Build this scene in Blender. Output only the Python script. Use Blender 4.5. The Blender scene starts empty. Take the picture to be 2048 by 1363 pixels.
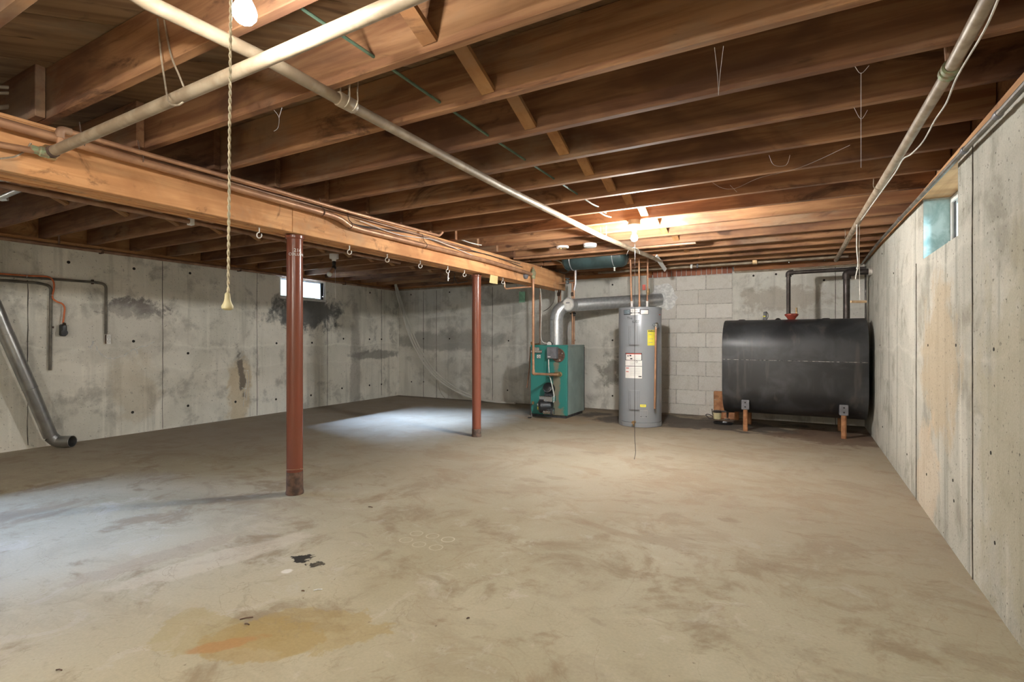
import bpy, math, random
from mathutils import Vector, Matrix
random.seed(7)
C = bpy.context.scene.collection
SC = bpy.context.scene

# ------------------------------------------------------------------ camera
F, CX, CY, H, YAW = 1031.0, 1024.0, 680.0, 1.06, math.radians(29)
S_, K_ = math.sin(YAW), math.cos(YAW)
cam = bpy.data.objects.new('camera', bpy.data.cameras.new('camera')); C.objects.link(cam)
cam.location = (0, 0, H); cam.rotation_euler = (math.pi/2, 0, YAW)
cam.data.sensor_width = 36.0; cam.data.lens = 36.0*F/2048; cam.data.shift_y = -1.5/2048
cam.data.clip_start = 0.02; cam.data.clip_end = 200
SC.camera = cam

def P(u, v, x=None, y=None, z=None, d=None):
    """a point of the room: the sight line of a pixel met with a plane x=, y=, z= or a depth d="""
    a = (u-CX)/F; b = (CY-v)/F
    dx, dy = -S_+a*K_, K_+a*S_
    if d is None:
        if x is not None: d = x/dx
        elif y is not None: d = y/dy
        else: d = (z-H)/b
    return Vector((dx*d, dy*d, H+b*d))

# ------------------------------------------------------------------ world, exposure, lights
w = bpy.data.worlds.new('sky'); SC.world = w; w.use_nodes = True
bg = w.node_tree.nodes['Background']
bg.inputs[0].default_value = (0.72, 0.93, 0.95, 1); bg.inputs[1].default_value = 0.95
SC.view_settings.view_transform = 'Standard'; SC.view_settings.look = 'None'
SC.view_settings.exposure = 1.4; SC.view_settings.gamma = 1.0
SC.view_settings.use_curve_mapping = False

BULB1 = Vector((-1.248, 0.829, 1.905)); BULB2 = Vector((-1.205, 4.30, 1.922))
BULBS = []
def point(name, loc, power, col, r=0.036):
    l = bpy.data.lights.new(name, 'POINT'); l.energy = power; l.color = col; l.shadow_soft_size = r
    o = bpy.data.objects.new(name, l); o.location = loc; C.objects.link(o); return o
def area(name, loc, target, sx, sy, power, col, spread=180):
    l = bpy.data.lights.new(name, 'AREA'); l.shape = 'RECTANGLE'; l.size = sx; l.size_y = sy
    l.energy = power; l.color = col; l.spread = math.radians(spread)
    o = bpy.data.objects.new(name, l); o.location = loc
    o.rotation_euler = (Vector(target)-Vector(loc)).to_track_quat('-Z', 'Y').to_euler()
    C.objects.link(o); return o
WARM = (1.0, 0.97, 0.88)
point('bulb_and_fill_light', BULB1, 36, WARM)
point('bulb_and_fill_light', BULB2, 285, (1.0, 0.98, 0.94))
point('bulb_and_fill_light', (-1.30, -1.35, 1.90), 235, WARM)  # fill light added behind the camera, dressed as a ceiling bulb
point('bulb_and_fill_light', (-4.90, -0.60, 1.90), 28, WARM)  # weaker added fill for the left bay, out of view
# daylight falling through the window openings from the sky above the wells
area('window_daylight', (-8.8, 5.35, 3.62), (-4.4, 5.5, 0.0), 1.3, 1.0, 900, (0.48, 0.64, 1.0), 80)
area('window_daylight', (-8.8, 0.35, 3.32), (-3.9, 0.55, 0.0), 1.0, 0.9, 210, (0.42, 0.58, 1.0), 80)
area('window_daylight', (2.6, 3.2, 2.7), (-1.5, 4.6, 0.9), 1.3, 1.0, 380, (0.66, 0.84, 1.0))

# ------------------------------------------------------------------ material helpers
class NT:
    def __init__(s, name):
        s.m = bpy.data.materials.new(name); s.m.use_nodes = True
        s.t = s.m.node_tree; s.n = s.t.nodes; s.l = s.t.links
        s.b = s.n['Principled BSDF']; s.out = s.n['Material Output']
        s.pos = s.n.new('ShaderNodeNewGeometry').outputs['Position']
    def set(s, node, i, v):
        if isinstance(v, bpy.types.NodeSocket): s.l.new(v, node.inputs[i])
        elif isinstance(v, (tuple, list)) and len(v) == 3 and node.inputs[i].type == 'RGBA': node.inputs[i].default_value = (*v, 1)
        else: node.inputs[i].default_value = v
    def map(s, scale, vec=None, loc=(0,0,0), rot=(0,0,0), typ='POINT'):
        k = s.n.new('ShaderNodeMapping'); k.vector_type = typ; s.l.new(vec or s.pos, k.inputs[0])
        k.inputs['Location'].default_value = loc; k.inputs['Rotation'].default_value = rot; k.inputs['Scale'].default_value = scale
        return k.outputs[0]
    def noise(s, scale, detail=4, vec=None, rough=0.55, dist=0.0):
        k = s.n.new('ShaderNodeTexNoise'); s.l.new(vec or s.pos, k.inputs['Vector'])
        k.inputs['Scale'].default_value = scale; k.inputs['Detail'].default_value = detail
        k.inputs['Roughness'].default_value = rough; k.inputs['Distortion'].default_value = dist
        return k.outputs['Fac']
    def rng(s, v, a, b, c=0.0, d=1.0):
        k = s.n.new('ShaderNodeMapRange'); k.interpolation_type = 'SMOOTHSTEP'
        s.set(k, 0, v); k.inputs[1].default_value = a; k.inputs[2].default_value = b; k.inputs[3].default_value = c; k.inputs[4].default_value = d
        return k.outputs[0]
    def math(s, op, a, b=0.0):
        k = s.n.new('ShaderNodeMath'); k.operation = op; s.set(k, 0, a); s.set(k, 1, b); return k.outputs[0]
    def mix(s, f, a, b, mode='MIX'):
        k = s.n.new('ShaderNodeMix'); k.data_type = 'RGBA'; k.blend_type = mode
        s.set(k, 0, f); s.set(k, 6, a); s.set(k, 7, b); return k.outputs[2]
    def ell(s, c, r, ang=0.0, amt=0.35, soft=0.25, nsc=5.0, axes='xy', ring=None):
        amt = amt*1.9
        """a stain: an ellipse with a ragged edge, in the plane of two world axes"""
        sep = s.n.new('ShaderNodeSeparateXYZ'); s.l.new(s.pos, sep.inputs[0])
        cmb = s.n.new('ShaderNodeCombineXYZ')
        s.l.new(sep.outputs['xyz'.index(axes[0])], cmb.inputs[0]); s.l.new(sep.outputs['xyz'.index(axes[1])], cmb.inputs[1])
        m = s.map((r[0], r[1], 1), cmb.outputs[0], loc=(c[0], c[1], 0), rot=(0, 0, ang), typ='TEXTURE')
        k = s.n.new('ShaderNodeVectorMath'); k.operation = 'LENGTH'; s.l.new(m, k.inputs[0])
        v = k.outputs['Value']
        if ring: 
            v = s.math('ABSOLUTE', s.math('SUBTRACT', v, 1.0)); return s.rng(v, 0.0, ring, 1.0, 0.0)
        if amt: v = s.math('ADD', v, s.math('MULTIPLY', s.math('SUBTRACT', s.noise(nsc, 7, rough=0.66, dist=0.4), 0.5), amt*4))
        return s.rng(v, 1-soft, 1+soft, 1.0, 0.0)
    def bump(s, h, strength=0.3, dist=0.01):
        k = s.n.new('ShaderNodeBump'); k.inputs['Strength'].default_value = strength; k.inputs['Distance'].default_value = dist
        s.set(k, 'Height', h); s.l.new(k.outputs[0], s.b.inputs['Normal'])
    def done(s, col, rough=0.8, metal=0.0, spec=None):
        s.set(s.b, 'Base Color', col); s.set(s.b, 'Roughness', rough); s.set(s.b, 'Metallic', metal)
        if spec is not None: s.b.inputs['Specular IOR Level'].default_value = spec
        return s.m
def rand(nt):
    return nt.n.new('ShaderNodeObjectInfo').outputs['Random']

def plain(name, col, rough=0.6, metal=0.0, var=0.18, nsc=14.0, spec=None, dark=None, bump=0.0):
    t = NT(name); n = t.noise(nsc, 4)
    d = dark or tuple(c*(1-2.2*var) for c in col)
    c = t.mix(t.rng(n, 0.38, 0.66), d, col)
    if bump: t.bump(t.noise(nsc*6, 3), bump, 0.004)
    if var < 0.05 or name.startswith('red_col'): return t.done(c, rough, metal, spec)
    return t.done(c, t.rng(n, 0.3, 0.7, min(1, rough+0.08), max(0, rough-0.05)), metal, spec)

def wall_mat(name, hi, mid, lo, stains=(), streak=0.5, pits=0.6):
    t = NT(name)
    big = t.noise(0.9, 5, rough=0.6, dist=0.6)
    med = t.noise(3.2, 6, rough=0.65, dist=0.3)
    c = t.mix(t.rng(big, 0.36, 0.62), mid, hi)
    c = t.mix(t.math('MULTIPLY', t.rng(med, 0.50, 0.68), 0.75), c, lo)
    st = t.noise(1.0, 5, t.map((9, 9, 0.55)), rough=0.6)
    c = t.mix(t.math('MULTIPLY', t.rng(st, 0.52, 0.68), streak), c, tuple(x*0.72 for x in mid))
    st2 = t.noise(1.0, 4, t.map((14, 14, 0.8), loc=(3, 7, 1)))
    c = t.mix(t.math('MULTIPLY', t.rng(st2, 0.56, 0.70), streak*0.6), c, tuple(min(1, x*1.18) for x in hi))
    # pour lines: bands that run level through the concrete
    sep = t.n.new('ShaderNodeSeparateXYZ'); t.l.new(t.pos, sep.inputs[0])
    for z0, wd, am in ((0.98, 0.03, 0.28), (1.50, 0.025, 0.22), (0.72, 0.02, 0.15)):
        zz = t.math('ADD', sep.outputs[2], t.math('MULTIPLY', t.math('SUBTRACT', t.noise(1.3, 4), 0.5), 0.35))
        b_ = t.rng(t.math('ABSOLUTE', t.math('SUBTRACT', zz, z0)), 0.0, wd, am, 0.0)
        c = t.mix(b_, c, tuple(min(1, x*1.22) for x in hi))
        b_ = t.rng(t.math('SUBTRACT', z0, zz), 0.0, 0.22, am*0.7, 0.0)
        b_ = t.math('MULTIPLY', b_, t.rng(zz, z0-0.01, z0+0.01, 1.0, 0.0))
        c = t.mix(b_, c, tuple(x*0.75 for x in mid))
    for (mask, col, k) in [(f(t), cc, kk) for f, cc, kk in stains]:
        c = t.mix(t.math('MULTIPLY', mask, k), c, col)
    pit = t.noise(55, 2)
    c = t.mix(t.math('MULTIPLY', t.rng(pit, 0.66, 0.73), pits), c, tuple(x*0.4 for x in lo))
    pit2 = t.noise(26, 3)
    c = t.mix(t.math('MULTIPLY', t.rng(pit2, 0.68, 0.74), pits*0.7), c, tuple(x*0.55 for x in lo))
    fine = t.noise(120, 2)
    c = t.mix(0.22, c, t.mix(fine, (0.05, 0.05, 0.05), (0.9, 0.9, 0.88)), 'OVERLAY')
    t.bump(t.math('ADD', t.math('MULTIPLY', med, 1.5), t.math('MULTIPLY', pit, 0.5)), 0.35, 0.012)
    return t.done(c, 0.92, spec=0.2)

def wood_mat(name, hi, mid, lo, axis='x', knots=True, rvar=0.5):
    t = NT(name)
    sc = {'x': (1.4, 22, 22), 'y': (22, 1.4, 22), 'z': (22, 22, 1.4), 'd': (22, 22, 1.4)}[axis]
    rot = (0, 0, 0)
    vec = t.pos
    if axis == 'd':
        vec = t.map((1, 1, 1), rot=(0, 0, -math.pi/4)); sc = (1.4, 22, 22)
    r = rand(t)
    off = t.n.new('ShaderNodeCombineXYZ'); t.l.new(t.math('MULTIPLY', r, 37.0), off.inputs[0]); t.l.new(t.math('MULTIPLY', r, 11.0), off.inputs[2])
    add = t.n.new('ShaderNodeVectorMath'); add.operation = 'ADD'; t.l.new(vec, add.inputs[0]); t.l.new(off.outputs[0], add.inputs[1])
    g = t.noise(1.0, 5, t.map(sc, add.outputs[0]), rough=0.6, dist=0.5)
    big = t.noise(1.7, 4, t.map((0.7, 1.2, 1.2), add.outputs[0]), dist=0.8)
    c = t.mix(t.rng(g, 0.35, 0.65), mid, hi)
    c = t.mix(t.math('MULTIPLY', t.rng(big, 0.46, 0.68), 0.75), c, lo)
    if knots:
        kn = t.noise(3.0, 2, t.map((0.8, 2.2, 2.2), add.outputs[0]), dist=0.2)
        c = t.mix(t.math('MULTIPLY', t.rng(kn, 0.70, 0.76), 0.8), c, tuple(x*0.35 for x in lo))
    c = t.mix(t.math('MULTIPLY', r, rvar), c, lo)
    gr = t.noise(2.3, 5, t.map((0.5, 1, 1), add.outputs[0]), rough=0.65)
    c = t.mix(t.rng(gr, 0.52, 0.70, 0.0, 0.55), c, tuple(0.6*x+0.4*y for x, y in zip((0.30, 0.27, 0.20), mid)))
    dk = t.noise(5.0, 6, t.map((0.35, 1, 1), add.outputs[0]), rough=0.7, dist=1.0)
    c = t.mix(t.rng(dk, 0.56, 0.70, 0.0, 0.7), c, tuple(x*0.45 for x in lo))
    t.bump(g, 0.25, 0.003)
    return t.done(c, 0.75, spec=0.25)

M = {}
def setup_materials():
    E = lambda c, r, **k: (lambda t: t.ell(c, r, **k))
    M['wall_left'] = wall_mat('poured_concrete_left', (0.84, 0.81, 0.73), (0.67, 0.65, 0.575), (0.38, 0.365, 0.325), stains=(
        (E((5.45, 1.5), (0.62, 0.30), amt=0.30, axes='yz'), (0.07, 0.075, 0.08), 0.85),
        (E((3.05, 1.42), (0.30, 0.10), amt=0.40, axes='yz', nsc=9), (0.12, 0.10, 0.10), 0.8),
        (E((2.9, 1.12), (0.75, 0.28), amt=0.25, axes='yz', nsc=3), (0.60, 0.57, 0.51), 0.6),
        (E((4.35, 0.35), (0.18, 0.45), amt=0.30, axes='yz', nsc=4), (0.56, 0.44, 0.26), 0.6),
        (E((3.05, 0.50), (0.22, 0.40), amt=0.30, axes='yz', nsc=4), (0.52, 0.43, 0.30), 0.35),
        (E((4.36, 0.62), (0.05, 0.33), ang=0.15, amt=0.45, axes='yz', nsc=7), (0.13, 0.11, 0.10), 0.8),
        (E((7.0, 0.8), (0.55, 0.08), amt=0.35, axes='yz', nsc=4), (0.22, 0.21, 0.19), 0.7),
        (E((6.5, 0.4), (0.12, 1.3), amt=0.25, axes='yz', nsc=3), (0.24, 0.22, 0.2), 0.5)))
    M['wall_back'] = wall_mat('poured_concrete_back', (0.74, 0.72, 0.66), (0.60, 0.58, 0.53), (0.40, 0.385, 0.35), streak=0.4, pits=0.4, stains=(
        (E((-5.6, 1.05), (1.3, 0.16), amt=0.3, axes='xz', nsc=2.5), (0.24, 0.23, 0.21), 0.6),
        (E((-2.2, 0.62), (0.45, 0.22), amt=0.45, axes='xz', nsc=7), (0.18, 0.165, 0.14), 0.65),
        (E((-0.2, 1.6), (0.5, 0.15), amt=0.4, axes='xz', nsc=6), (0.36, 0.30, 0.23), 0.5)))
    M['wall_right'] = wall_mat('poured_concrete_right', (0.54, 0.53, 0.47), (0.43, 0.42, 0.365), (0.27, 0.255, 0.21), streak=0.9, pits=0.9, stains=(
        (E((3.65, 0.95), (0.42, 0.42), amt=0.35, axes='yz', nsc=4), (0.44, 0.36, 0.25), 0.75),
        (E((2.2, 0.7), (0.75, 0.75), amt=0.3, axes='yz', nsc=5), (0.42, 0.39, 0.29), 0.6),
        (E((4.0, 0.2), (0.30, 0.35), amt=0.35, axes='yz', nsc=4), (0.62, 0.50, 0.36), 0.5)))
    # floor
    t = NT('stained_concrete_floor')
    big = t.noise(0.7, 6, rough=0.6, dist=0.8); med = t.noise(2.6, 7, rough=0.68, dist=0.5)
    c = t.mix(t.rng(big, 0.35, 0.65), (0.40, 0.355, 0.245), (0.50, 0.455, 0.335))
    c = t.mix(t.math('MULTIPLY', t.rng(med, 0.50, 0.64), 0.8), c, (0.30, 0.235, 0.155))
    c = t.mix(t.math('MULTIPLY', t.rng(t.noise(4.5, 6, rough=0.7, dist=1.0), 0.55, 0.66), 0.55), c, (0.55, 0.51, 0.42))
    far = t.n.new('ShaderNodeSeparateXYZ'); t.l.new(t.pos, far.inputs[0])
    c = t.mix(t.rng(far.outputs[1], 1.6, 3.6, 0.0, 0.76), c, (0.24, 0.19, 0.142))  # far floor is browner; colour also darkened to offset the far bulb's glare
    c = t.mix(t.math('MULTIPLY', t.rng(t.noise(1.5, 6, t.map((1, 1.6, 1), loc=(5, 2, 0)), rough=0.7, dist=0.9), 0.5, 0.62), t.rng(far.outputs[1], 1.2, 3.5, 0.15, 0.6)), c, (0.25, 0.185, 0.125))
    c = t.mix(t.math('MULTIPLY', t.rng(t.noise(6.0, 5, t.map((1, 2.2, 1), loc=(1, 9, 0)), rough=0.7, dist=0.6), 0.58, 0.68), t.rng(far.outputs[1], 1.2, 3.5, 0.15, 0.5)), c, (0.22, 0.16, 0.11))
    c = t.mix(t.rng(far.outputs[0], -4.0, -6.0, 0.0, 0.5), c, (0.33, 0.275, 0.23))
    def st(cc, rr, col, k, **kw):
        nonlocal c
        c = t.mix(t.math('MULTIPLY', t.ell(cc, rr, **kw), k), c, col)
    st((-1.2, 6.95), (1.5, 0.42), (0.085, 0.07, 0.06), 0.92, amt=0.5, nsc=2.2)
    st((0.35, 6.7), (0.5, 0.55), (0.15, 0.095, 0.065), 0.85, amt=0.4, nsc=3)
    st((-2.9, 6.35), (0.6, 0.25), (0.30, 0.20, 0.12), 0.6, amt=0.4, nsc=4)
    q = P(640, 1265, z=0); st((q.x-0.03, q.y), (0.25, 0.15), (0.40, 0.30, 0.13), 0.55, amt=0.25, soft=0.07, nsc=6, ang=0.5)
    q = P(395, 1262, z=0); st((q.x, q.y), (0.17, 0.14), (0.40, 0.32, 0.15), 0.5, amt=0.25, soft=0.07, nsc=6)
    q = P(530, 1278, z=0); st((q.x, q.y), (0.22, 0.13), (0.40, 0.29, 0.12), 0.6, amt=0.25, soft=0.07, nsc=6, ang=0.5)
    q = P(440, 1290, z=0); st((q.x, q.y), (0.13, 0.03), (0.44, 0.22, 0.09), 0.6, amt=0.3, nsc=9, ang=0.9)
    q = P(605, 1116, z=0); st((q.x, q.y), (0.055, 0.035), (0.015, 0.013, 0.012), 0.95, amt=0.5, soft=0.12, nsc=22, ang=0.3)
    q = P(632, 1128, z=0); st((q.x, q.y), (0.040, 0.028), (0.02, 0.016, 0.012), 0.9, amt=0.5, soft=0.12, nsc=22, ang=0.6)
    q = P(573, 1142, z=0); st((q.x, q.y), (0.022, 0.022), (0.8, 0.78, 0.72), 0.8, amt=0.2, nsc=14)
    q = P(335, 1110, z=0); st((q.x, q.y), (0.36, 0.085), (0.42, 0.35, 0.26), 0.6, amt=0.35, soft=0.10, nsc=5, ang=1.45)
    q = P(450, 1115, z=0); st((q.x, q.y), (0.45, 0.10), (0.66, 0.60, 0.48), 0.45, amt=0.2, soft=0.15, nsc=5, ang=1.3)
    for (u, v, k) in ((812,1079,.5),(833,1066,.5),(865,1071,.55),(896,1078,.8),(838,1088,.5),(872,1094,.55)):
        q = P(u, v, z=0); c = t.mix(t.math('MULTIPLY', t.ell((q.x, q.y), (0.034, 0.034), ring=0.18), k*0.65), c, (0.72, 0.66, 0.54))
    for (u, v, r) in ((741,1014,.016),(1060,960,.10),(1110,955,.10),(1430,985,.09),(1460,1040,.06),(1290,985,.08),(1010,985,.06),(1190,905,.1),(1330,915,.12)):
        q = P(u, v, z=0); st((q.x, q.y), (r, r*0.5), (0.22, 0.17, 0.12), 0.55, amt=0.4, nsc=9)
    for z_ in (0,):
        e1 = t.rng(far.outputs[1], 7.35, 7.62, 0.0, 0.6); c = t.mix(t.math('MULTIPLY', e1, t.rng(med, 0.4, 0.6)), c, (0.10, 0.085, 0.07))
    c = t.mix(t.math('MULTIPLY', t.rng(t.noise(38, 3), 0.70, 0.76), 0.6), c, (0.16, 0.12, 0.08))
    cr = t.noise(1.8, 6, dist=1.2); cr = t.rng(t.math('ABSOLUTE', t.math('SUBTRACT', cr, 0.5)), 0.0, 0.006, 0.35, 0.0)
    c = t.mix(cr, c, (0.30, 0.23, 0.15))
    c = t.mix(0.15, c, t.mix(t.noise(90, 2), (0.1, 0.1, 0.1), (0.9, 0.9, 0.88)), 'OVERLAY')
    t.bump(t.math('ADD', med, t.math('MULTIPLY', t.noise(60, 2), 0.3)), 0.22, 0.008)
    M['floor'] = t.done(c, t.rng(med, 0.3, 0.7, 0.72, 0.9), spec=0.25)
    W = ((0.44, 0.235, 0.115), (0.26, 0.122, 0.060), (0.105, 0.050, 0.033))
    M['joist'] = wood_mat('joist_lumber', *W, axis='x')
    M['board'] = wood_mat('subfloor_board', (0.27, 0.17, 0.09), (0.18, 0.105, 0.055), (0.09, 0.05, 0.03), axis='d')
    M['brace'] = wood_mat('brace_lumber', (0.50, 0.28, 0.12), (0.38, 0.19, 0.075), (0.24, 0.11, 0.05), axis='y')
    M['beam'] = wood_mat('beam_lumber', (0.76, 0.42, 0.20), (0.60, 0.30, 0.13), (0.42, 0.19, 0.08), axis='y', rvar=0.15)
    M['sill'] = wood_mat('sill_lumber', (0.60, 0.34, 0.16), (0.46, 0.235, 0.10), (0.28, 0.13, 0.06), axis='y', rvar=0.2)
    M['sillx'] = wood_mat('sill_lumber_x', (0.52, 0.24, 0.10), (0.40, 0.16, 0.065), (0.24, 0.10, 0.05), axis='x', rvar=0.2)
    M['block'] = None
    t = NT('concrete_block'); r = rand(t); n = t.noise(9, 5); n2 = t.noise(70, 2)
    c = t.mix(r, (0.76, 0.73, 0.68), (0.60, 0.57, 0.52)); c = t.mix(t.math('MULTIPLY', t.rng(n, 0.5, 0.7), 0.4), c, (0.54, 0.50, 0.44))
    c = t.mix(0.25, c, t.mix(n2, (0, 0, 0), (1, 1, 1)), 'OVERLAY'); t.bump(n2, 0.4, 0.004); M['block'] = t.done(c, 0.95, spec=0.15)
    M['mortar'] = plain('mortar', (0.62, 0.59, 0.54), 0.95, nsc=30, var=0.15)
    t = NT('red_brick'); r = rand(t); M['brick'] = t.done(t.mix(r, (0.42, 0.17, 0.10), (0.30, 0.11, 0.07)), 0.9)
    M['seam'] = plain('seam_dark', (0.22, 0.20, 0.17), 0.95, nsc=8, var=0.3)
    M['hole'] = plain('hole_dark', (0.035, 0.03, 0.025), 0.95)
    M['column'] = plain('red_column_paint', (0.20, 0.058, 0.034), 0.27, nsc=2, var=0.12, dark=(0.185, 0.058, 0.033))
    M['rust'] = plain('rusty_steel', (0.16, 0.09, 0.06), 0.85, nsc=20, var=0.25, dark=(0.07, 0.045, 0.035))
    M['copper'] = plain('aged_copper', (0.50, 0.28, 0.16), 0.42, 0.35, nsc=9, dark=(0.36, 0.19, 0.11))
    M['copper_dull'] = plain('dull_copper', (0.36, 0.22, 0.14), 0.5, 0.2, nsc=9, dark=(0.24, 0.13, 0.08))
    M['brass'] = plain('brass', (0.55, 0.38, 0.20), 0.4, 0.8, nsc=25)
    M['verdigris'] = plain('corroded_fitting', (0.26, 0.33, 0.20), 0.7, 0.2, nsc=55, dark=(0.26, 0.20, 0.12))
    M['steel_pipe'] = plain('painted_steel_pipe', (0.38, 0.31, 0.225), 0.5, 0.1, nsc=12, dark=(0.27, 0.205, 0.14))
    M['iron'] = plain('black_iron_pipe', (0.085, 0.075, 0.07), 0.45, 0.6, nsc=12, dark=(0.05, 0.04, 0.036))
    M['galv'] = plain('galvanised_sheet', (0.60, 0.62, 0.63), 0.34, 0.6, nsc=30, dark=(0.50, 0.52, 0.535))
    M['leader'] = plain('grey_sheet_duct', (0.42, 0.42, 0.41), 0.34, 0.85, nsc=6, dark=(0.30, 0.30, 0.295))
    M['tank'] = None
    t = NT('black_tank_paint'); n = t.noise(3.5, 6, dist=0.6); n2 = t.noise(1.0, 5, t.map((10, 10, 1.0)))
    c = t.mix(t.rng(n, 0.42, 0.68), (0.020, 0.021, 0.023), (0.050, 0.052, 0.056)); c = t.mix(t.math('MULTIPLY', t.rng(n2, 0.58, 0.7), 0.5), c, (0.09, 0.08, 0.07))
    M['tank'] = t.done(c, t.rng(n, 0.3, 0.7, 0.36, 0.52), 0.0, 0.6)
    M['weld'] = plain('scraped_weld', (0.45, 0.43, 0.40), 0.6, nsc=30, dark=(0.05, 0.05, 0.05))
    M['leg_rust'] = plain('leg_rust', (0.45, 0.22, 0.10), 0.75, nsc=18, dark=(0.30, 0.13, 0.06))
    t = NT('boiler_teal_enamel')
    rs = t.math('MAXIMUM', t.ell((P(1112,800,y=6.44).x, 0.42), (0.045, 0.40), amt=0.35, axes='xz', nsc=7), t.ell((P(1112,826,y=6.44).x, 0.08), (0.12, 0.07), amt=0.4, axes='xz', nsc=8))
    c = t.mix(t.math('MULTIPLY', rs, 0.65), (0.03, 0.21, 0.185), (0.30, 0.18, 0.11)); M['teal'] = t.done(c, 0.38)
    M['boiler_side'] = plain('boiler_side_panel', (0.28, 0.36, 0.335), 0.4, nsc=4, var=0.08)
    M['heater'] = plain('heater_grey_enamel', (0.25, 0.265, 0.285), 0.30, nsc=3, var=0.012)
    M['white'] = plain('white_paint', (0.86, 0.85, 0.81), 0.5, nsc=10, var=0.08)
    M['white_p'] = plain('white_plastic', (0.80, 0.80, 0.79), 0.4, nsc=10, var=0.05)
    M['black'] = plain('black_plastic', (0.02, 0.02, 0.022), 0.4, nsc=10)
    M['dark'] = plain('dark_grey_metal', (0.07, 0.07, 0.075), 0.5, 0.3, nsc=20)
    M['grey'] = plain('grey_metal_box', (0.20, 0.20, 0.22), 0.45, 0.2, nsc=20, var=0.1)
    M['chrome'] = plain('bright_metal', (0.75, 0.75, 0.76), 0.22, 1.0, nsc=30, var=0.1)
    M['conduit'] = plain('old_conduit', (0.20, 0.18, 0.15), 0.5, 0.3, nsc=10)
    M['wire'] = plain('hanger_wire', (0.50, 0.42, 0.32), 0.5, 0.5, nsc=20)
    M['wirewhite'] = plain('white_cable', (0.70, 0.68, 0.63), 0.6, nsc=20, var=0.1)
    M['wiredark'] = plain('dark_cable', (0.06, 0.05, 0.045), 0.6)
    M['orange'] = plain('orange_cable', (0.75, 0.20, 0.07), 0.5, nsc=20, var=0.1)
    M['hose'] = plain('grey_hose', (0.66, 0.64, 0.58), 0.55, nsc=6, var=0.04)
    M['green'] = plain('green_cable', (0.12, 0.20, 0.14), 0.6)
    M['tealtank'] = plain('expansion_tank_paint', (0.045, 0.08, 0.082), 0.42, nsc=5, var=0.2)
    M['yellow'] = plain('yellow_label', (0.80, 0.72, 0.08), 0.5, var=0.03)
    M['label'] = plain('label_white', (0.78, 0.76, 0.73), 0.5, var=0.03)
    M['ink'] = plain('ink_black', (0.03, 0.03, 0.035), 0.5, var=0.05)
    M['inkgrey'] = plain('ink_grey', (0.36, 0.36, 0.37), 0.5, var=0.05)
    M['red'] = plain('label_red', (0.55, 0.06, 0.03), 0.5, var=0.05)
    M['redpaint'] = plain('red_fitting_paint', (0.50, 0.09, 0.06), 0.5)
    M['blueg'] = plain('badge_blue', (0.30, 0.38, 0.44), 0.3, 0.4)
    M['note'] = plain('yellow_card', (0.66, 0.52, 0.25), 0.8, var=0.05)
    M['tag'] = plain('green_card', (0.42, 0.80, 0.58), 0.7, var=0.1)
    M['plaster'] = plain('white_plaster', (0.86, 0.86, 0.84), 0.85, nsc=25, var=0.12, bump=0.6)
    M['rope'] = plain('cotton_cord', (0.66, 0.58, 0.42), 0.9, nsc=60, var=0.15)
    M['handle'] = plain('turned_wood_handle', (0.60, 0.42, 0.25), 0.5, nsc=20, var=0.1)
    M['cream'] = plain('cream_paint', (0.60, 0.54, 0.32), 0.5, nsc=20, var=0.1)
    M['bluejamb'] = None
    t = NT('painted_jamb'); n = t.noise(7, 5, dist=0.6); M['bluejamb'] = t.done(t.mix(t.rng(n, 0.4, 0.62), (0.26, 0.38, 0.38), (0.50, 0.62, 0.62)), 0.7)
    t = NT('frosted_bulb_lit'); t.set(t.b, 'Emission Color', (1, 0.93, 0.82)); t.b.inputs['Emission Strength'].default_value = 30; M['bulb_on'] = t.done((0.9, 0.9, 0.88), 0.5)
    M['bulb_off'] = plain('frosted_bulb_unlit', (0.62, 0.70, 0.68), 0.25, var=0.03)
    t = NT('window_glass'); tr = t.n.new('ShaderNodeBsdfTransparent'); gl = t.n.new('ShaderNodeBsdfGlossy'); gl.inputs['Roughness'].default_value = 0.05
    tr.inputs[0].default_value = (0.93, 0.97, 0.96, 1)
    mx = t.n.new('ShaderNodeMixShader'); mx.inputs[0].default_value = 0.07; t.l.new(tr.outputs[0], mx.inputs[1]); t.l.new(gl.outputs[0], mx.inputs[2]); t.l.new(mx.outputs[0], t.out.inputs[0]); M['glass'] = t.m
    M['web'] = plain('cobweb_thread', (0.6, 0.58, 0.6), 0.8, var=0.02)
    M['earth'] = plain('outside_soil', (0.20, 0.22, 0.14), 0.95, nsc=6)
setup_materials()

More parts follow.
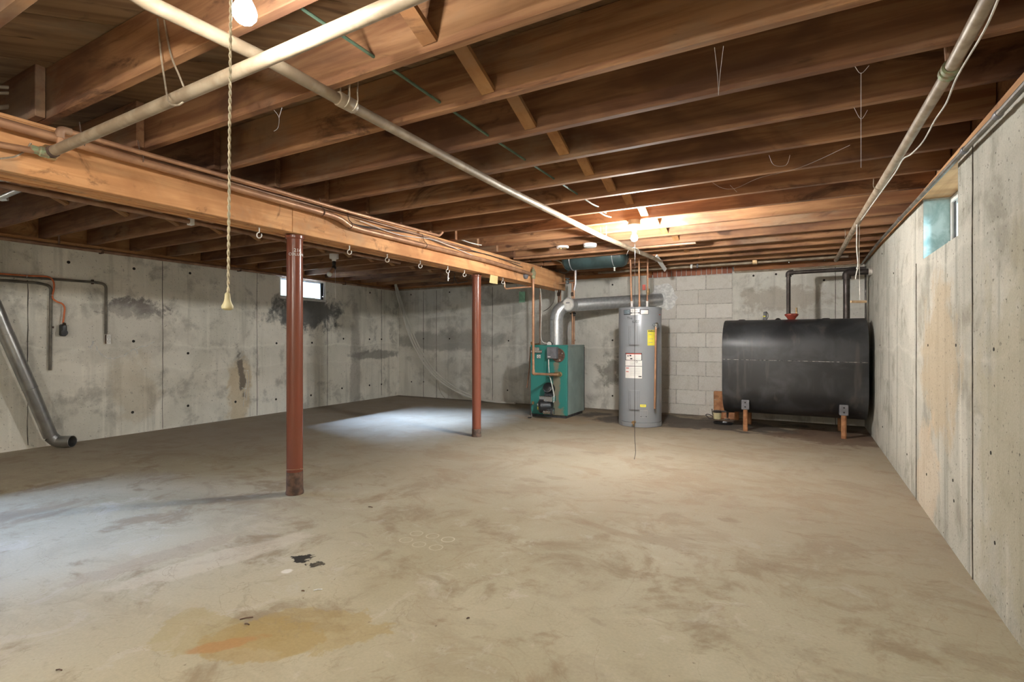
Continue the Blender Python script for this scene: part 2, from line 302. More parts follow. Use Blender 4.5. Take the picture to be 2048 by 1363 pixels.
# ------------------------------------------------------------------ mesh helpers
class MB:
    def __init__(s): s.v = []; s.f = []
    def add(s, vs, fs):
        o = len(s.v); s.v += [Vector(v) for v in vs]; s.f += [tuple(o+i for i in f) for f in fs]; return s
    def hexa(s, p):  # 8 points: bottom 4 then top 4, both counterclockwise from above
        return s.add(p, [(3,2,1,0),(4,5,6,7),(0,1,5,4),(1,2,6,5),(2,3,7,6),(3,0,4,7)])
    def box(s, a, b, m=None):
        (x0,y0,z0),(x1,y1,z1) = a, b
        x0,x1 = sorted((x0,x1)); y0,y1 = sorted((y0,y1)); z0,z1 = sorted((z0,z1))
        p = [Vector(q) for q in ((x0,y0,z0),(x1,y0,z0),(x1,y1,z0),(x0,y1,z0),(x0,y0,z1),(x1,y0,z1),(x1,y1,z1),(x0,y1,z1))]
        if m: p = [m @ q for q in p]
        return s.hexa(p)
    def bevbox(s, a, b, e=0.006, m=None):
        """a box with its edges chamfered"""
        (x0,y0,z0),(x1,y1,z1) = a, b
        x0,x1 = sorted((x0,x1)); y0,y1 = sorted((y0,y1)); z0,z1 = sorted((z0,z1))
        lay = []
        for z, k in ((z0, e), (z0+e, 0), (z1-e, 0), (z1, e)):
            i = k
            ring = [(x0+i+e*(k==0), y0+i), (x1-i-e*(k==0), y0+i), (x1-i, y0+i+e*(k==0)), (x1-i, y1-i-e*(k==0)),
                    (x1-i-e*(k==0), y1-i), (x0+i+e*(k==0), y1-i), (x0+i, y1-i-e*(k==0)), (x0+i, y0+i+e*(k==0))]
            lay.append([Vector((x, y, z)) for x, y in ring])
        vs = [q for L in lay for q in L]
        if m: vs = [m @ q for q in vs]
        fs = [tuple(range(7, -1, -1)), tuple(24+i for i in range(8))]
        for L in range(3):
            for i in range(8):
                j = (i+1) % 8; fs.append((L*8+i, L*8+j, L*8+8+j, L*8+8+i))
        return s.add(vs, fs)
    def bar(s, p0, p1, wd, hg, up=(0,0,1)):
        p0, p1 = Vector(p0), Vector(p1); t = (p1-p0); L = t.length; t.normalize()
        side = t.cross(Vector(up)); side.normalize(); u = side.cross(t)
        m = Matrix((side, u, t)).transposed().to_4x4(); m.translation = p0
        return s.box((-wd/2, -hg/2, 0), (wd/2, hg/2, L), m)
    def tube(s, pts, r, n=10, bend=0.0, cap=True, closed=False):
        pts = [Vector(p) for p in pts]
        if bend and len(pts) > 2: pts = fillet(pts, bend)
        rr = r if callable(r) else (lambda k: r)
        rings = []; N = len(pts); prev = None
        for i, p in enumerate(pts):
            if closed: t = pts[(i+1) % N]-pts[i-1]
            else: t = pts[min(i+1, N-1)]-pts[max(i-1, 0)]
            t.normalize()
            if prev is None:
                a = Vector((0,0,1)) if abs(t.z) < 0.9 else Vector((1,0,0)); x = t.cross(a); x.normalize()
            else:
                x = prev-t*prev.dot(t); x.normalize()
            prev = x; y = t.cross(x); R = rr(i/(N-1))
            rings.append([p+(x*math.cos(2*math.pi*k/n)+y*math.sin(2*math.pi*k/n))*R for k in range(n)])
        fs = []
        for i in range(N if closed else N-1):
            j = (i+1) % N
            for k in range(n):
                q = (k+1) % n; fs.append((i*n+k, i*n+q, j*n+q, j*n+k))
        if cap and not closed: fs += [tuple(range(n-1, -1, -1)), tuple((N-1)*n+k for k in range(n))]
        return s.add([q for R in rings for q in R], fs)
    def lathe(s, prof, org, axis=(0,0,1), n=20, cap=True):
        """prof: (radius, distance along axis)"""
        t = Vector(axis).normalized(); a = Vector((0,0,1)) if abs(t.z) < 0.9 else Vector((1,0,0))
        x = t.cross(a).normalized(); y = t.cross(x); org = Vector(org)
        vs = [org+t*h+(x*math.cos(2*math.pi*k/n)+y*math.sin(2*math.pi*k/n))*r for r, h in prof for k in range(n)]
        fs = []
        for i in range(len(prof)-1):
            for k in range(n):
                q = (k+1) % n; fs.append((i*n+k, i*n+q, (i+1)*n+q, (i+1)*n+k))
        if cap: fs += [tuple(range(n-1, -1, -1)), tuple((len(prof)-1)*n+k for k in range(n))]
        return s.add(vs, fs)
    def torus(s, c, R, r, axis=(0,0,1), n=24, m=6):
        t = Vector(axis).normalized(); a = Vector((0,0,1)) if abs(t.z) < 0.9 else Vector((1,0,0))
        x = t.cross(a).normalized(); y = t.cross(x); c = Vector(c)
        return s.tube([c+(x*math.cos(2*math.pi*k/n)+y*math.sin(2*math.pi*k/n))*R for k in range(n)], r, m, closed=True)
    def sphere(s, c, r, n=16, m=10, sz=1.0):
        prof = [(max(1e-4, r*math.sin(math.pi*i/m)), -r*sz*math.cos(math.pi*i/m)) for i in range(m+1)]
        return s.lathe(prof, c, n=n, cap=True)

def fillet(pts, rb, k=6):
    out = [pts[0]]
    for i in range(1, len(pts)-1):
        a, b, c = pts[i-1], pts[i], pts[i+1]
        d1 = (a-b); d2 = (c-b); l1, l2 = d1.length, d2.length
        if l1 < 1e-6 or l2 < 1e-6: continue
        d1 = d1/l1; d2 = d2/l2
        if d1.dot(d2) < -0.9995: out.append(b); continue
        q = min(rb, l1*0.45, l2*0.45)
        p0, p2 = b+d1*q, b+d2*q
        for j in range(k+1):
            t = j/k; out.append(p0*(1-t)**2+b*2*t*(1-t)+p2*t*t)
    out.append(pts[-1]); return out

def smooth_curve(pts, k=6):
    """Catmull-Rom through the points"""
    pts = [Vector(p) for p in pts]; P_ = [pts[0]]+pts+[pts[-1]]; out = []
    for i in range(1, len(P_)-2):
        a, b, c, d = P_[i-1:i+3]
        for j in range(k):
            t = j/k
            out.append(0.5*((2*b)+(c-a)*t+(2*a-5*b+4*c-d)*t*t+(3*b-a-3*c+d)*t**3))
    out.append(pts[-1]); return out

ROOT = {}
def obj(name, mb, mat, parent=None, sharp=35, **props):
    vs = mb.v
    if parent is not None: org = ROOT[parent.name]
    else:
        xs = [v.x for v in vs]; ys = [v.y for v in vs]; zs = [v.z for v in vs]
        org = Vector(((min(xs)+max(xs))/2, (min(ys)+max(ys))/2, min(zs)))
    me = bpy.data.meshes.new(name)
    me.from_pydata([tuple(v-org) for v in vs], [], mb.f)
    me.polygons.foreach_set('use_smooth', [True]*len(me.polygons)); me.set_sharp_from_angle(angle=math.radians(sharp))
    me.materials.append(M[mat] if isinstance(mat, str) else mat)
    o = bpy.data.objects.new(name, me); C.objects.link(o)
    if parent is not None: o.parent = parent
    else: o.location = org
    ROOT[o.name] = org
    for k, v in props.items(): o[k] = v
    return o
def thing(name, label, cat, loc, group=None):
    o = bpy.data.objects.new(name, None); C.objects.link(o); o.location = loc; o.empty_display_size = 0.1
    o['label'] = label; o['category'] = cat
    if group: o['group'] = group
    ROOT[o.name] = Vector(loc); return o
def single(name, mb, mat, label, cat, group=None, **k):
    o = obj(name, mb, mat, None, **k); o['label'] = label; o['category'] = cat
    if group: o['group'] = group
    return o
def struct(name, mb, mat, parent=None):
    o = obj(name, mb, mat, parent)
    if parent is None: o['kind'] = 'structure'
    return o
def copy_tree(o, delta=None, label=None, parent=None):
    c = o.copy(); C.objects.link(c)
    if parent is None:
        if delta is not None: c.location = o.location+Vector(delta)
        if label: c['label'] = label
        ROOT[c.name] = ROOT[o.name]+Vector(delta or (0,0,0))
    else: c.parent = parent
    for ch in list(o.children): copy_tree(ch, parent=c)
    return c
def text_mb(s, size, frame, bold=0.0, depth=0.0004):
    """letters laid on a frame (Matrix: x along the words, y up, z off the surface)"""
    cu = bpy.data.curves.new('t', 'FONT'); cu.body = s; cu.size = size; cu.extrude = depth; cu.offset = bold
    cu.align_x = 'CENTER'; cu.align_y = 'CENTER'; cu.resolution_u = 2
    o = bpy.data.objects.new('t', cu); C.objects.link(o); bpy.context.view_layer.update()
    me = bpy.data.meshes.new_from_object(o.evaluated_get(bpy.context.evaluated_depsgraph_get()))
    mb = MB(); mb.add([frame @ v.co for v in me.vertices], [tuple(p.vertices) for p in me.polygons])
    bpy.data.objects.remove(o); bpy.data.curves.remove(cu); bpy.data.meshes.remove(me)
    return mb
def frame(org, x, z):
    x = Vector(x).normalized(); z = Vector(z).normalized(); y = z.cross(x)
    m = Matrix((x, y, z)).transposed().to_4x4(); m.translation = Vector(org); return m

# ------------------------------------------------------------------ setting
YB, YF = 7.65, -2.4
xr = lambda y: 0.655+0.0085*y            # inner face of the right wall
xl = lambda y: -6.51-0.030*y             # inner face of the left wall
zr = lambda y: 1.875+0.0165*y            # top of the right wall's concrete
JB, JT = 2.07, 2.305                     # joist bottoms and tops
WT = 2.02

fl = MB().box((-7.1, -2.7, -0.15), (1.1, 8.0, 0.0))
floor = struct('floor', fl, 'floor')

def side_wall(segs, fx, thick, top):
    mb = MB()
    for y0, y1, z0, z1 in segs:
        t0 = top(y0) if z1 is None else z1; t1 = top(y1) if z1 is None else z1
        a, b = fx(y0), fx(y1); c, d = a+thick, b+thick
        if thick > 0: q = [(a,y0),(c,y0),(d,y1),(b,y1)]
        else: q = [(c,y0),(a,y0),(b,y1),(d,y1)]
        zt = [t0, t0, t1, t1]
        mb.hexa([(x, y, z0) for x, y in q]+[(x, y, z) for (x, y), z in zip(q, zt)])
    return mb
W1 = (4.97, 5.84, 1.675); W3 = (0.30, 1.20, 1.675); W2 = (3.25, 4.09, 1.57)
wl = struct('wall_left', side_wall([(YF, W3[0], 0, None), (W3[0], W3[1], 0, W3[2]), (W3[1], W1[0], 0, None), (W1[0], W1[1], 0, W1[2]), (W1[1], YB+0.2, 0, None)], xl, -0.25, lambda y: WT), 'wall_left')
wr = struct('wall_right', side_wall([(YF, W2[0], 0, None), (W2[0], W2[1], 0, W2[2]), (W2[1], YB+0.2, 0, None)], xr, 0.25, zr), 'wall_right')
BX0, BX1 = -1.86, -0.783
mb = MB().box((-7.0, YB, 0), (BX0, YB+0.25, WT)).box((BX1, YB, 0), (1.0, YB+0.25, 2.0))
wb = struct('wall_back', mb, 'wall_back')
struct('mortar_bed', MB().box((BX0, YB+0.006, 0), (BX1, YB+0.24, 2.07)), 'mortar', wb)
ztop = 1.975; row = 0
z1 = ztop
while z1 > 0.0:
    z0 = max(0.0, z1-0.2032); right = 0.345 if row % 2 == 0 else 0.445
    xs = [BX1]; x = BX1-right
    while x > BX0+0.03: xs.append(x); x -= 0.406
    xs.append(BX0)
    for i in range(len(xs)-1):
        dy = random.uniform(-0.004, 0.002)
        obj('concrete_block', MB().bevbox((xs[i+1]+0.005, YB+dy, z0+0.005), (xs[i]-0.005, YB+0.1, z1-0.005), 0.004), 'block', wb)
    z1 -= 0.2032; row += 1
x = BX1
while x > BX0-0.02:
    obj('brick', MB().bevbox((x-0.062, YB-0.002+random.uniform(-.003,.003), ztop+0.006), (x-0.004, YB+0.1, ztop+0.10), 0.003), 'brick', wb); x -= 0.068
mb = MB().box((-7.0, YF-0.25, 0), (1.0, YF, 2.02))
wf = struct('wall_front', mb, 'wall_back')

def seam_wall(fx, y, z0, z1, sgn, parent, wd=0.010):
    pts = []
    n = 14; mb = MB(); prev = None
    for i in range(n+1):
        z = z0+(z1-z0)*i/n; yy = y+random.uniform(-0.004, 0.004); ww = wd*random.uniform(0.45, 1.0)
        pts.append((yy-ww/2, yy+ww/2, z))
    vs = []
    for a, b, z in pts:
        vs += [(fx(a)+sgn*0.004, a, z), (fx(b)+sgn*0.004, b, z), (fx(a)-sgn*0.003, a, z), (fx(b)-sgn*0.003, b, z)]
    fs = []
    for i in range(n):
        o = i*4; p = o+4
        fs += [(o, o+1, p+1, p), (o+1, o+3, p+3, p+1), (o+2, o, p, p+2)]
    mb.add(vs, fs); obj('form_seam', mb, 'seam', parent)
for u, v0, v1 in ((55, 560, 890), (325, 520, 857), (514, 540, 830), (655, 610, 812), (763, 580, 790)):
    y = P(u, 700, x=-6.62).y; y = P(u, 700, x=xl(y)).y
    seam_wall(xl, y, max(0, P(u, v1, x=xl(y)).z), min(2.0, P(u, v0, x=xl(y)).z), 1, wl, 0.0075)
for u in (1833, 1946):
    y = P(u, 700, x=xr(3.5)).y; y = P(u, 700, x=xr(y)).y
    seam_wall(xr, y, 0.0, 1.57 if u == 1833 else zr(y), -1, wr, 0.006)
for u, k in ((847, 1), (873, 1), (985, 1), (1671, 1)):
    x = P(u, 700, y=YB).x; mb = MB(); wdt = 0.007
    pts = [(x+random.uniform(-.003,.003), i/14*1.98) for i in range(15)]
    vs = []; fs = []
    for a, z in pts: vs += [(a-wdt/2, YB-0.004, z), (a+wdt/2, YB-0.004, z), (a-wdt/2, YB+.003, z), (a+wdt/2, YB+.003, z)]
    for i in range(14):
        o = i*4; p = o+4; fs += [(o, o+1, p+1, p), (o+1, o+3, p+3, p+1), (o+2, o, p, p+2)]
    mb.add(vs, fs); obj('form_seam', mb, 'seam', wb)
def tie(pt, nrm, r=0.016, par=None):
    obj('tie_hole', MB().lathe([(r, -0.006), (r, 0.0015), (r*0.7, 0.002)], pt, nrm, n=10), 'hole', par)
for u, v in ((267,682),(265,824),(376,811),(471,803),(376,706),(687,677),(739,678),(763,678),(684,776),(739,770),(763,768),(552,798),(553,686),(137,524),(268,537),(380,546),(622,790),(624,685),(740,585)):
    y = P(u, v, x=-6.62).y; q = P(u, v, x=xl(y)); tie(q, (1,0,0.0), par=wl)
for u, v in ((822,589),(847,677),(899,677),(823,763),(847,763),(899,584),(1149,680),(1225,569),(1225,680),(1225,791),(1017,681),(1552,548),(1507,551),(1648,560),(1015,780)):
    tie(P(u, v, y=YB), (0,-1,0), 0.014, par=wb)
for u, v in ((1764,507),(1787,546),(1760,690),(1856,690),(1912,690),(1988,698),(1982,905),(1908,1001),(1990,1085),(1906,960),(1853,948),(1814,908),(1765,853)):
    q = P(u, v, x=0.68); q = P(u, v, x=xr(q.y)); tie(q, (-1,0,0), 0.008, par=wr)

# ceiling: deck slab, diagonal boards, joists, braces
ce = struct('ceiling', MB().box((-7.1, -2.7, JT+0.022), (1.1, 8.0, JT+0.12)), 'board')
def clip(poly, nx, ny, c):
    out = []
    for i in range(len(poly)):
        a, b = poly[i-1], poly[i]; da = a[0]*nx+a[1]*ny-c; db = b[0]*nx+b[1]*ny-c
        if (da <= 0) != (db <= 0):
            t = da/(da-db); out.append((a[0]+(b[0]-a[0])*t, a[1]+(b[1]-a[1])*t))
        if db <= 0: out.append(b)
    return out
r2 = math.sqrt(0.5); rect = [(-6.9, -2.5), (0.95, -2.5), (0.95, 7.85), (-6.9, 7.85)]
k = -20
s0 = 2.40-0.2*80
for i in range(140):
    c0 = s0+0.2*i+0.0018; c1 = s0+0.2*(i+1)-0.0018
    p = clip(clip(rect, -r2, r2, c1), r2, -r2, -c0)
    if len(p) < 3: continue
    dz = random.uniform(0, 0.002); n = len(p)
    mb = MB().add([(x, y, JT+dz) for x, y in p]+[(x, y, JT+0.02) for x, y in p],
        [tuple(range(n-1, -1, -1)), tuple(range(n, 2*n))]+[(j, (j+1) % n, n+(j+1) % n, n+j) for j in range(n)])
    obj('plank', mb, 'board', ce)
JY = [1.066+0.4064*k for k in range(-8, 17)]
for yk in JY:
    j = random.uniform(-.002, .002)
    obj('joist', MB().bevbox((-3.125, yk-0.038, JB+j), (xr(yk)+0.095, yk, JT), 0.003), 'joist', ce)
    obj('joist', MB().bevbox((xl(yk)-0.05, yk-0.078, JB+j), (-2.96 if False else -3.0, yk-0.040, JT), 0.003), 'joist', ce)
for a, b in zip(JY, JY[1:]):
    for X in (-1.13, -4.90):
        dy = 0 if X > -3 else -0.04
        X2 = X+random.uniform(-.02, .02)
        obj('brace', MB().bar((X2, a+0.0+dy, JT-0.03), (X2+0.01, b-0.038+dy, JB+0.03), 0.062, 0.020, up=(0,0,1)), 'brace', ce)
# sills and rim boards
def ledge(name, fx, y0, y1, z0f, z1, sgn, mat):
    a, b = fx(y0), fx(y1); t = 0.2*sgn
    q = [(a,y0),(a+t,y0),(b+t,y1),(b,y1)] if sgn > 0 else [(a+t,y0),(a,y0),(b,y1),(b+t,y1)]
    zb = [z0f(y0)]*2+[z0f(y1)]*2
    return struct(name, MB().hexa([(x, y, z) for (x, y), z in zip(q, zb)]+[(x, y, z1(y) if callable(z1) else z1) for x, y in q]), mat)
ledge('trim_1', lambda y: xr(y)-0.008, YF, YB+0.1, lambda y: zr(y)+0.001, lambda y: zr(y)+0.05, 1, 'sill')
ledge('trim_2', lambda y: xr(y)+0.10, YF, YB+0.1, lambda y: zr(y)+0.052, JT+0.02, 1, 'joist')
ledge('trim_3', lambda y: xl(y)+0.01, YF, YB+0.1, lambda y: WT+0.001, JB-0.001, -1, 'sill')
ledge('trim_4', lambda y: xl(y)-0.06, YF, YB+0.1, lambda y: JB, JT+0.02, -1, 'sill')
struct('trim_5', MB().box((-6.9, YB-0.02, WT+0.001), (BX0-0.02, YB+0.2, JB-0.001)).box((BX1+0.02, YB-0.02, 2.001), (0.9, YB+0.2, JB-0.001)), 'sillx')
mb = MB()
x = -6.9
while x < 0.85: mb.bevbox((x+0.002, YB-0.03, JB), (x+0.395, YB+0.15, JT), 0.003); x += 0.4
struct('trim_6', mb, 'sillx')
struct('trim_7', MB().box((-6.9, YF-0.2, 2.021), (0.9, YF+0.02, JT+0.02)), 'sillx')

# windows ----------------------------------------------------------
def side_window(name, fx, W, sgn, out, ztop, labelled):
    y0, y1, z0 = W; X = fx((y0+y1)/2)+sgn*out
    fr = MB(); e = 0.035
    fr.box((X, y0, z0), (X+sgn*0.05, y1, z0+e)); fr.box((X, y0, ztop-e), (X+sgn*0.05, y1, ztop))
    fr.box((X, y0, z0+e), (X+sgn*0.05, y0+e, ztop-e)); fr.box((X, y1-e, z0+e), (X+sgn*0.05, y1, ztop-e))
    f = struct(name, fr, 'white')
    sh = MB(); s = 0.016; a, b, c, d = y0+e, y1-e-0.045, z0+e, ztop-e
    for q in (((a, c), (b, c+s)), ((a, d-s), (b, d)), ((a, c+s), (a+s, d-s)), ((b-s, c+s), (b, d-s))):
        sh.box((X+sgn*0.012, q[0][0], q[0][1]), (X+sgn*0.034, q[1][0], q[1][1]))
    obj('sash', sh, 'galv', f)
    obj('side_rail', MB().box((X+sgn*0.010, b, c), (X+sgn*0.036, y1-e, d)), 'dark', f)
    obj('latch', MB().lathe([(0.008, 0), (0.008, 0.02)], (X, b+0.02, c+0.05), (-sgn, 0, 0), n=8), 'white_p', f)
    obj('pane', MB().box((X+sgn*0.020, a+s, c+s), (X+sgn*0.024, b-s, d-s)), 'glass', f)
    return f
side_window('window_1', xl, W1, -1, 0.02, 2.015, True)
side_window('window_3', xl, W3, -1, 0.02, 2.015, True)
f2 = side_window('window_2', xr, W2, 1, 0.135, 1.935, True)
obj('jamb_lining', MB().box((xr(4)+0.002, W2[1]-0.006, W2[2]), (xr(4)+0.135, W2[1]-0.001, 1.93)), 'bluejamb', f2)
obj('jamb_lining', MB().box((xr(4)+0.002, W2[0]+0.001, W2[2]), (xr(4)+0.135, W2[0]+0.006, 1.92)), 'bluejamb', f2)

# ------------------------------------------------------------------ main beam and columns
bm = thing('support_beam', 'long orange-brown built-up timber beam carrying the joists over the two red columns', 'beam', (-3.05, 2.3, 1.78))
BXL, BXR = -3.15, -2.95; w5 = (BXR-BXL)/5
joints = (2.30, 5.3, 3.9, 1.1, 4.7); BEND = 6.95
for i in range(5):
    x0 = BXL+i*w5; yj = joints[4-i] if i < 4 else 2.30
    z = 1.782 if i in (0, 4) else 1.785+0.002*i
    obj('ply', MB().bevbox((x0+0.001, YF, z), (x0+w5-0.001, yj-0.001, 2.012), 0.003), 'beam', bm)
    obj('ply', MB().bevbox((x0+0.001, yj+0.001, z), (x0+w5-0.001, BEND-0.03*(i % 3), 2.012), 0.003), 'beam', bm)
obj('top_plate', MB().bevbox((-3.15, YF, 2.013), (-3.085, BEND-.06, JB-0.001), .003), 'beam', bm)
def column(base, r, label, wire):
    t = thing('support_column', label, 'column', (base.x, base.y, 0), 'red steel support columns')
    c = Vector((base.x, base.y, 0))
    n = 32
    obj('shaft', MB().lathe([(r, 0.085), (r, 0.4), (r, 1.0), (r, 1.762)], c, n=n), 'column', t)
    prof = [(r*1.06, 0.0), (r*1.08, 0.012), (r*1.03, 0.03), (r*1.02, 0.06), (r*1.005, 0.086)] if not wire else [(r*1.10, 0.0), (r*1.12, 0.012), (r*1.04, 0.03), (r*1.02, 0.08), (r*1.01, 0.150), (r*1.002, 0.155)]
    obj('rusted_foot', MB().lathe(prof, c, n=n), 'rust', t, label='dark rusted foot')
    obj('cap_plate', MB().lathe([(r*1.0, 1.755), (r*1.14, 1.762), (r*1.16, 1.781)], c, n=n), 'column', t)
    if wire: obj('wire_tie', MB().tube([c+Vector((math.cos(a)*(r+.003), math.sin(a)*(r+.003), 0.168+0.010*math.sin(a+2.4))) for a in [2*math.pi*i/28 for i in range(29)]]+[c+Vector((r+.02, -.01, .185))], 0.0022, 6), 'copper', t)
    return t
b1 = P(589.5, 990, z=0)+Vector((-S_, K_, 0))*0.052; b2 = P(953, 870, z=0)+Vector((-S_, K_, 0))*0.05
b1.x = -3.045; b1.y = b1.x*(P(589.5, 700, d=1).y/P(589.5, 700, d=1).x)
b2.x = -3.10; b2.y = b2.x*(P(953, 700, d=1).y/P(953, 700, d=1).x)
c1 = column(b1, 0.0535, 'nearer red steel column with a wire tied round its rusty foot', True)
c2 = column(b2, 0.0500, 'farther red steel column standing left of the green boiler', False)
def cyl_text(s, size, c, r, ang, z, mat, par, name, bold=0.0):
    """letters wrapped round an upright cylinder"""
    mb = text_mb(s, size, Matrix.Identity(4), bold, 0.0006); out = MB()
    vs = []
    for v in mb.v:
        a = ang+v.x/r; rr = r+0.0006+max(0, v.z)
        vs.append((c.x+math.cos(a)*rr, c.y+math.sin(a)*rr, z+v.y))
    out.add(vs, mb.f); return obj(name, out, mat, par)
af = math.atan2(-b1.y, -b1.x)
cyl_text('216', 0.034, b1, 0.0535, af+0.35, P(594, 499, d=3.5).z, 'label', c1, 'stencil_number')
cyl_text('COLUMN', 0.027, b1, 0.0535, af+0.30, P(594, 507, d=3.5).z, 'label', c1, 'stencil_word')

# ------------------------------------------------------------------ overhead pipes
def hanger(parent, x, y, zp, rp, ztop, dx=0.0, along='x'):
    """a wire loop that holds a pipe"""
    s = 0.028
    if along == 'x': pts = [(x, y-s, ztop), (x+dx*.5, y-s*0.9, (zp+ztop)/2), (x+dx, y-rp-.003, zp), (x+dx, y, zp-rp-0.004), (x+dx, y+rp+.003, zp), (x+dx*.5, y+s*0.9, (zp+ztop)/2), (x, y+s, ztop)]
    else: pts = [(x-s, y, ztop), (x-s*.9, y+dx*.5, (zp+ztop)/2), (x-rp-.003, y+dx, zp), (x, y+dx, zp-rp-.004), (x+rp+.003, y+dx, zp), (x+s*.9, y+dx*.5, (zp+ztop)/2), (x+s, y, ztop)]
    obj('hanger_wire', MB().tube(smooth_curve(pts, 5), 0.0028, 6), 'wire', parent)

# pipe along the joists from the beam fitting
a0 = P(105, 303, x=-2.875); a1 = Vector((-0.904, 1.05, 1.956)); a1b = a1+(a1-a0)*0.74
t = thing('steel_pipe', 'tan steel pipe running below the joists from the brass union past the near bulb', 'pipe', (a0.x, a0.y, a0.z-.03), 'overhead steel pipes')
obj('pipe_run', MB().tube([a0, a1, a1b], 0.0215, 16), 'steel_pipe', t)
dr = (a1-a0).normalized()
obj('union_nut', MB().lathe([(.030, -.055), (.036, -.05), (.036, -.02), (.030, -.015)], a0, dr, n=6), 'brass', t)
obj('coupling', MB().lathe([(.023, -.02), (.025, -.015), (.025, .015), (.023, .02)], a0, dr, n=16), 'rust', t)
hx = a0+(a1-a0)*0.36; q0 = P(318, 38, d=1.95); 
pts = [Vector((hx.x-.08, hx.y-.03, 2.25)), Vector((hx.x-.04, hx.y-.03, 2.1)), Vector((hx.x, hx.y-.024, hx.z)), Vector((hx.x+.005, hx.y, hx.z-.026)), Vector((hx.x, hx.y+.024, hx.z)), Vector((hx.x-.04, hx.y+.03, 2.14)), Vector((hx.x-.06, 1.028, 2.25)), Vector((hx.x-.1, 1.024, 2.24))]
# wire strap nailed to the joist behind
pj = [P(315, 38, y=1.024), P(322, 110, y=1.02), P(330, 165, y=1.015), P(335, 195, y=0.99), P(342, 208, y=0.975), P(356, 210, y=0.975), P(366, 204, y=0.98)]
obj('hanger_wire', MB().tube(smooth_curve(pj, 5), 0.0034, 6), 'wire', t)
pj = [P(328, 40, y=1.024), P(342, 110, y=1.022), P(358, 150, y=1.02), P(371, 182, y=1.03)]
obj('hanger_wire', MB().tube(smooth_curve(pj, 5), 0.0034, 6), 'wire', t)

p2 = [Vector((-1.75, YF+.01, 2.03)), P(225, -40, z=2.03), P(290, 2, z=2.03), P(540, 122, z=2.03), P(700, 211, z=2.03), P(1000, 372, z=2.03), P(1200, 471, z=2.025), P(1322, 522, z=2.02)]
t = thing('steel_pipe', 'longest tan steel pipe, running from the near ceiling past the lit far bulb', 'pipe', tuple(p2[4]-Vector((0,0,.03))), 'overhead steel pipes')
obj('pipe_run', MB().tube(p2, 0.0225, 16), 'steel_pipe', t)
dr = (p2[5]-p2[4]).normalized(); cc = P(692, 205, z=2.03)
obj('coupling', MB().lathe([(.026, -.045), (.029, -.04), (.029, .04), (.026, .045)], cc, dr, n=16), 'steel_pipe', t)
for u, v, yj in ((690,200,1.475), (706,208,1.475), (1207,472,4.70)):
    q = P(u, v, z=2.03); hanger(t, q.x, q.y, 2.03, 0.0225, 2.12, 0.0, 'y')
obj('end_strip', MB().bar(P(1312, 512, z=2.045), P(1331, 540, z=1.94), 0.045, 0.012, up=(0.3,-1,0)), 'white_p', t, label='torn white plastic strip')
for s_ in (-1, 1):
    q = P(1268, 500, z=2.0); obj('tie_string', MB().tube(smooth_curve([q+Vector((0.00, 0, .03)), q+Vector((s_*.05, -.02, .0)), q+Vector((s_*.07, -.03, -.05))], 5), 0.002, 5), 'wirewhite', t)

p3 = [Vector((.49, YF+.01, 2.02)), P(1998, -40, z=2.02), P(1975, 0, z=2.02), P(1900, 140, z=2.02), P(1803, 303, z=2.02), P(1718, 440, z=2.015), P(1672, 520, z=2.0)]
t = thing('steel_pipe', 'pale steel pipe slanting up along the right wall above the oil tank', 'pipe', tuple(p3[4]-Vector((0,0,.03))), 'overhead steel pipes')
obj('pipe_run', MB().tube(p3, 0.0215, 16), 'steel_pipe', t)
q = p3[3]; dr = (p3[4]-p3[3]).normalized()
obj('coupling', MB().lathe([(.024, -.035), (.030, -.03), (.030, -.01), (.025, -.008), (.025, .004), (.030, .006), (.030, .03), (.024, .035)], q, dr, n=16), 'verdigris', t, label='corroded green coupling')
br = [q+Vector((0,0,.02)), Vector((q.x-.008, q.y+.01, 2.215)), Vector((q.x+.30, q.y+.0, 2.225))]
obj('branch_pipe', MB().tube(br, 0.0135, 12, bend=0.03), 'copper_dull', t)
obj('elbow', MB().tube([br[1]-Vector((0,0,.045)), br[1], br[1]+Vector((.05,0,0))], 0.018, 12, bend=0.03), 'iron', t)
for u, v in ((1757, 372), (1697, 477)):
    q = P(u, v, z=2.02); hanger(t, q.x, q.y, 2.02, 0.0215, 2.11, 0, 'y')
pw = [P(2000,-10,z=2.0), P(1968,62,z=1.995), P(1915,152,z=1.99), P(1893,205,z=1.985), P(1870,240,z=1.985), P(1846,283,z=1.985), P(1822,308,z=1.99), P(1806,318,z=1.99), P(1790,345,z=1.985), P(1765,380,z=1.985), P(1722,440,z=1.985)]
single('loose_cable', MB().tube(smooth_curve(pw, 5), 0.0035, 6), 'wirewhite', 'thin white cable looping along the pale pipe by the right wall', 'cable')

# hanging cord with wooden handle
qh = P(1717, 603, d=4.17); qt = P(1715, 448, d=4.17)
t = thing('light_string', 'white pull cord with a wooden bar handle hanging in front of the right corner', 'pull cord', tuple(qh), 'pull cords')
obj('cord', MB().tube([P(1719, 445, d=4.17), P(1718, 500, d=4.17), P(1719, 560, d=4.17), P(1720, 600, d=4.17)], 0.0028, 6), 'wirewhite', t)
obj('cord', MB().tube(smooth_curve([P(1714, 446, d=4.17), P(1713.5, 495, d=4.17), P(1716, 530, d=4.17), P(1713, 545, d=4.17), P(1711, 558, d=4.17)], 5), 0.0045, 6), 'wirewhite', t)
obj('knot', MB().sphere(P(1715, 536, d=4.16), 0.009), 'wirewhite', t)
ax = (K_, S_, 0)
obj('bar_handle', MB().lathe([(.004, -.066), (.010, -.062), (.011, 0), (.010, .062), (.004, .066)], qh, ax, n=12), 'handle', t)

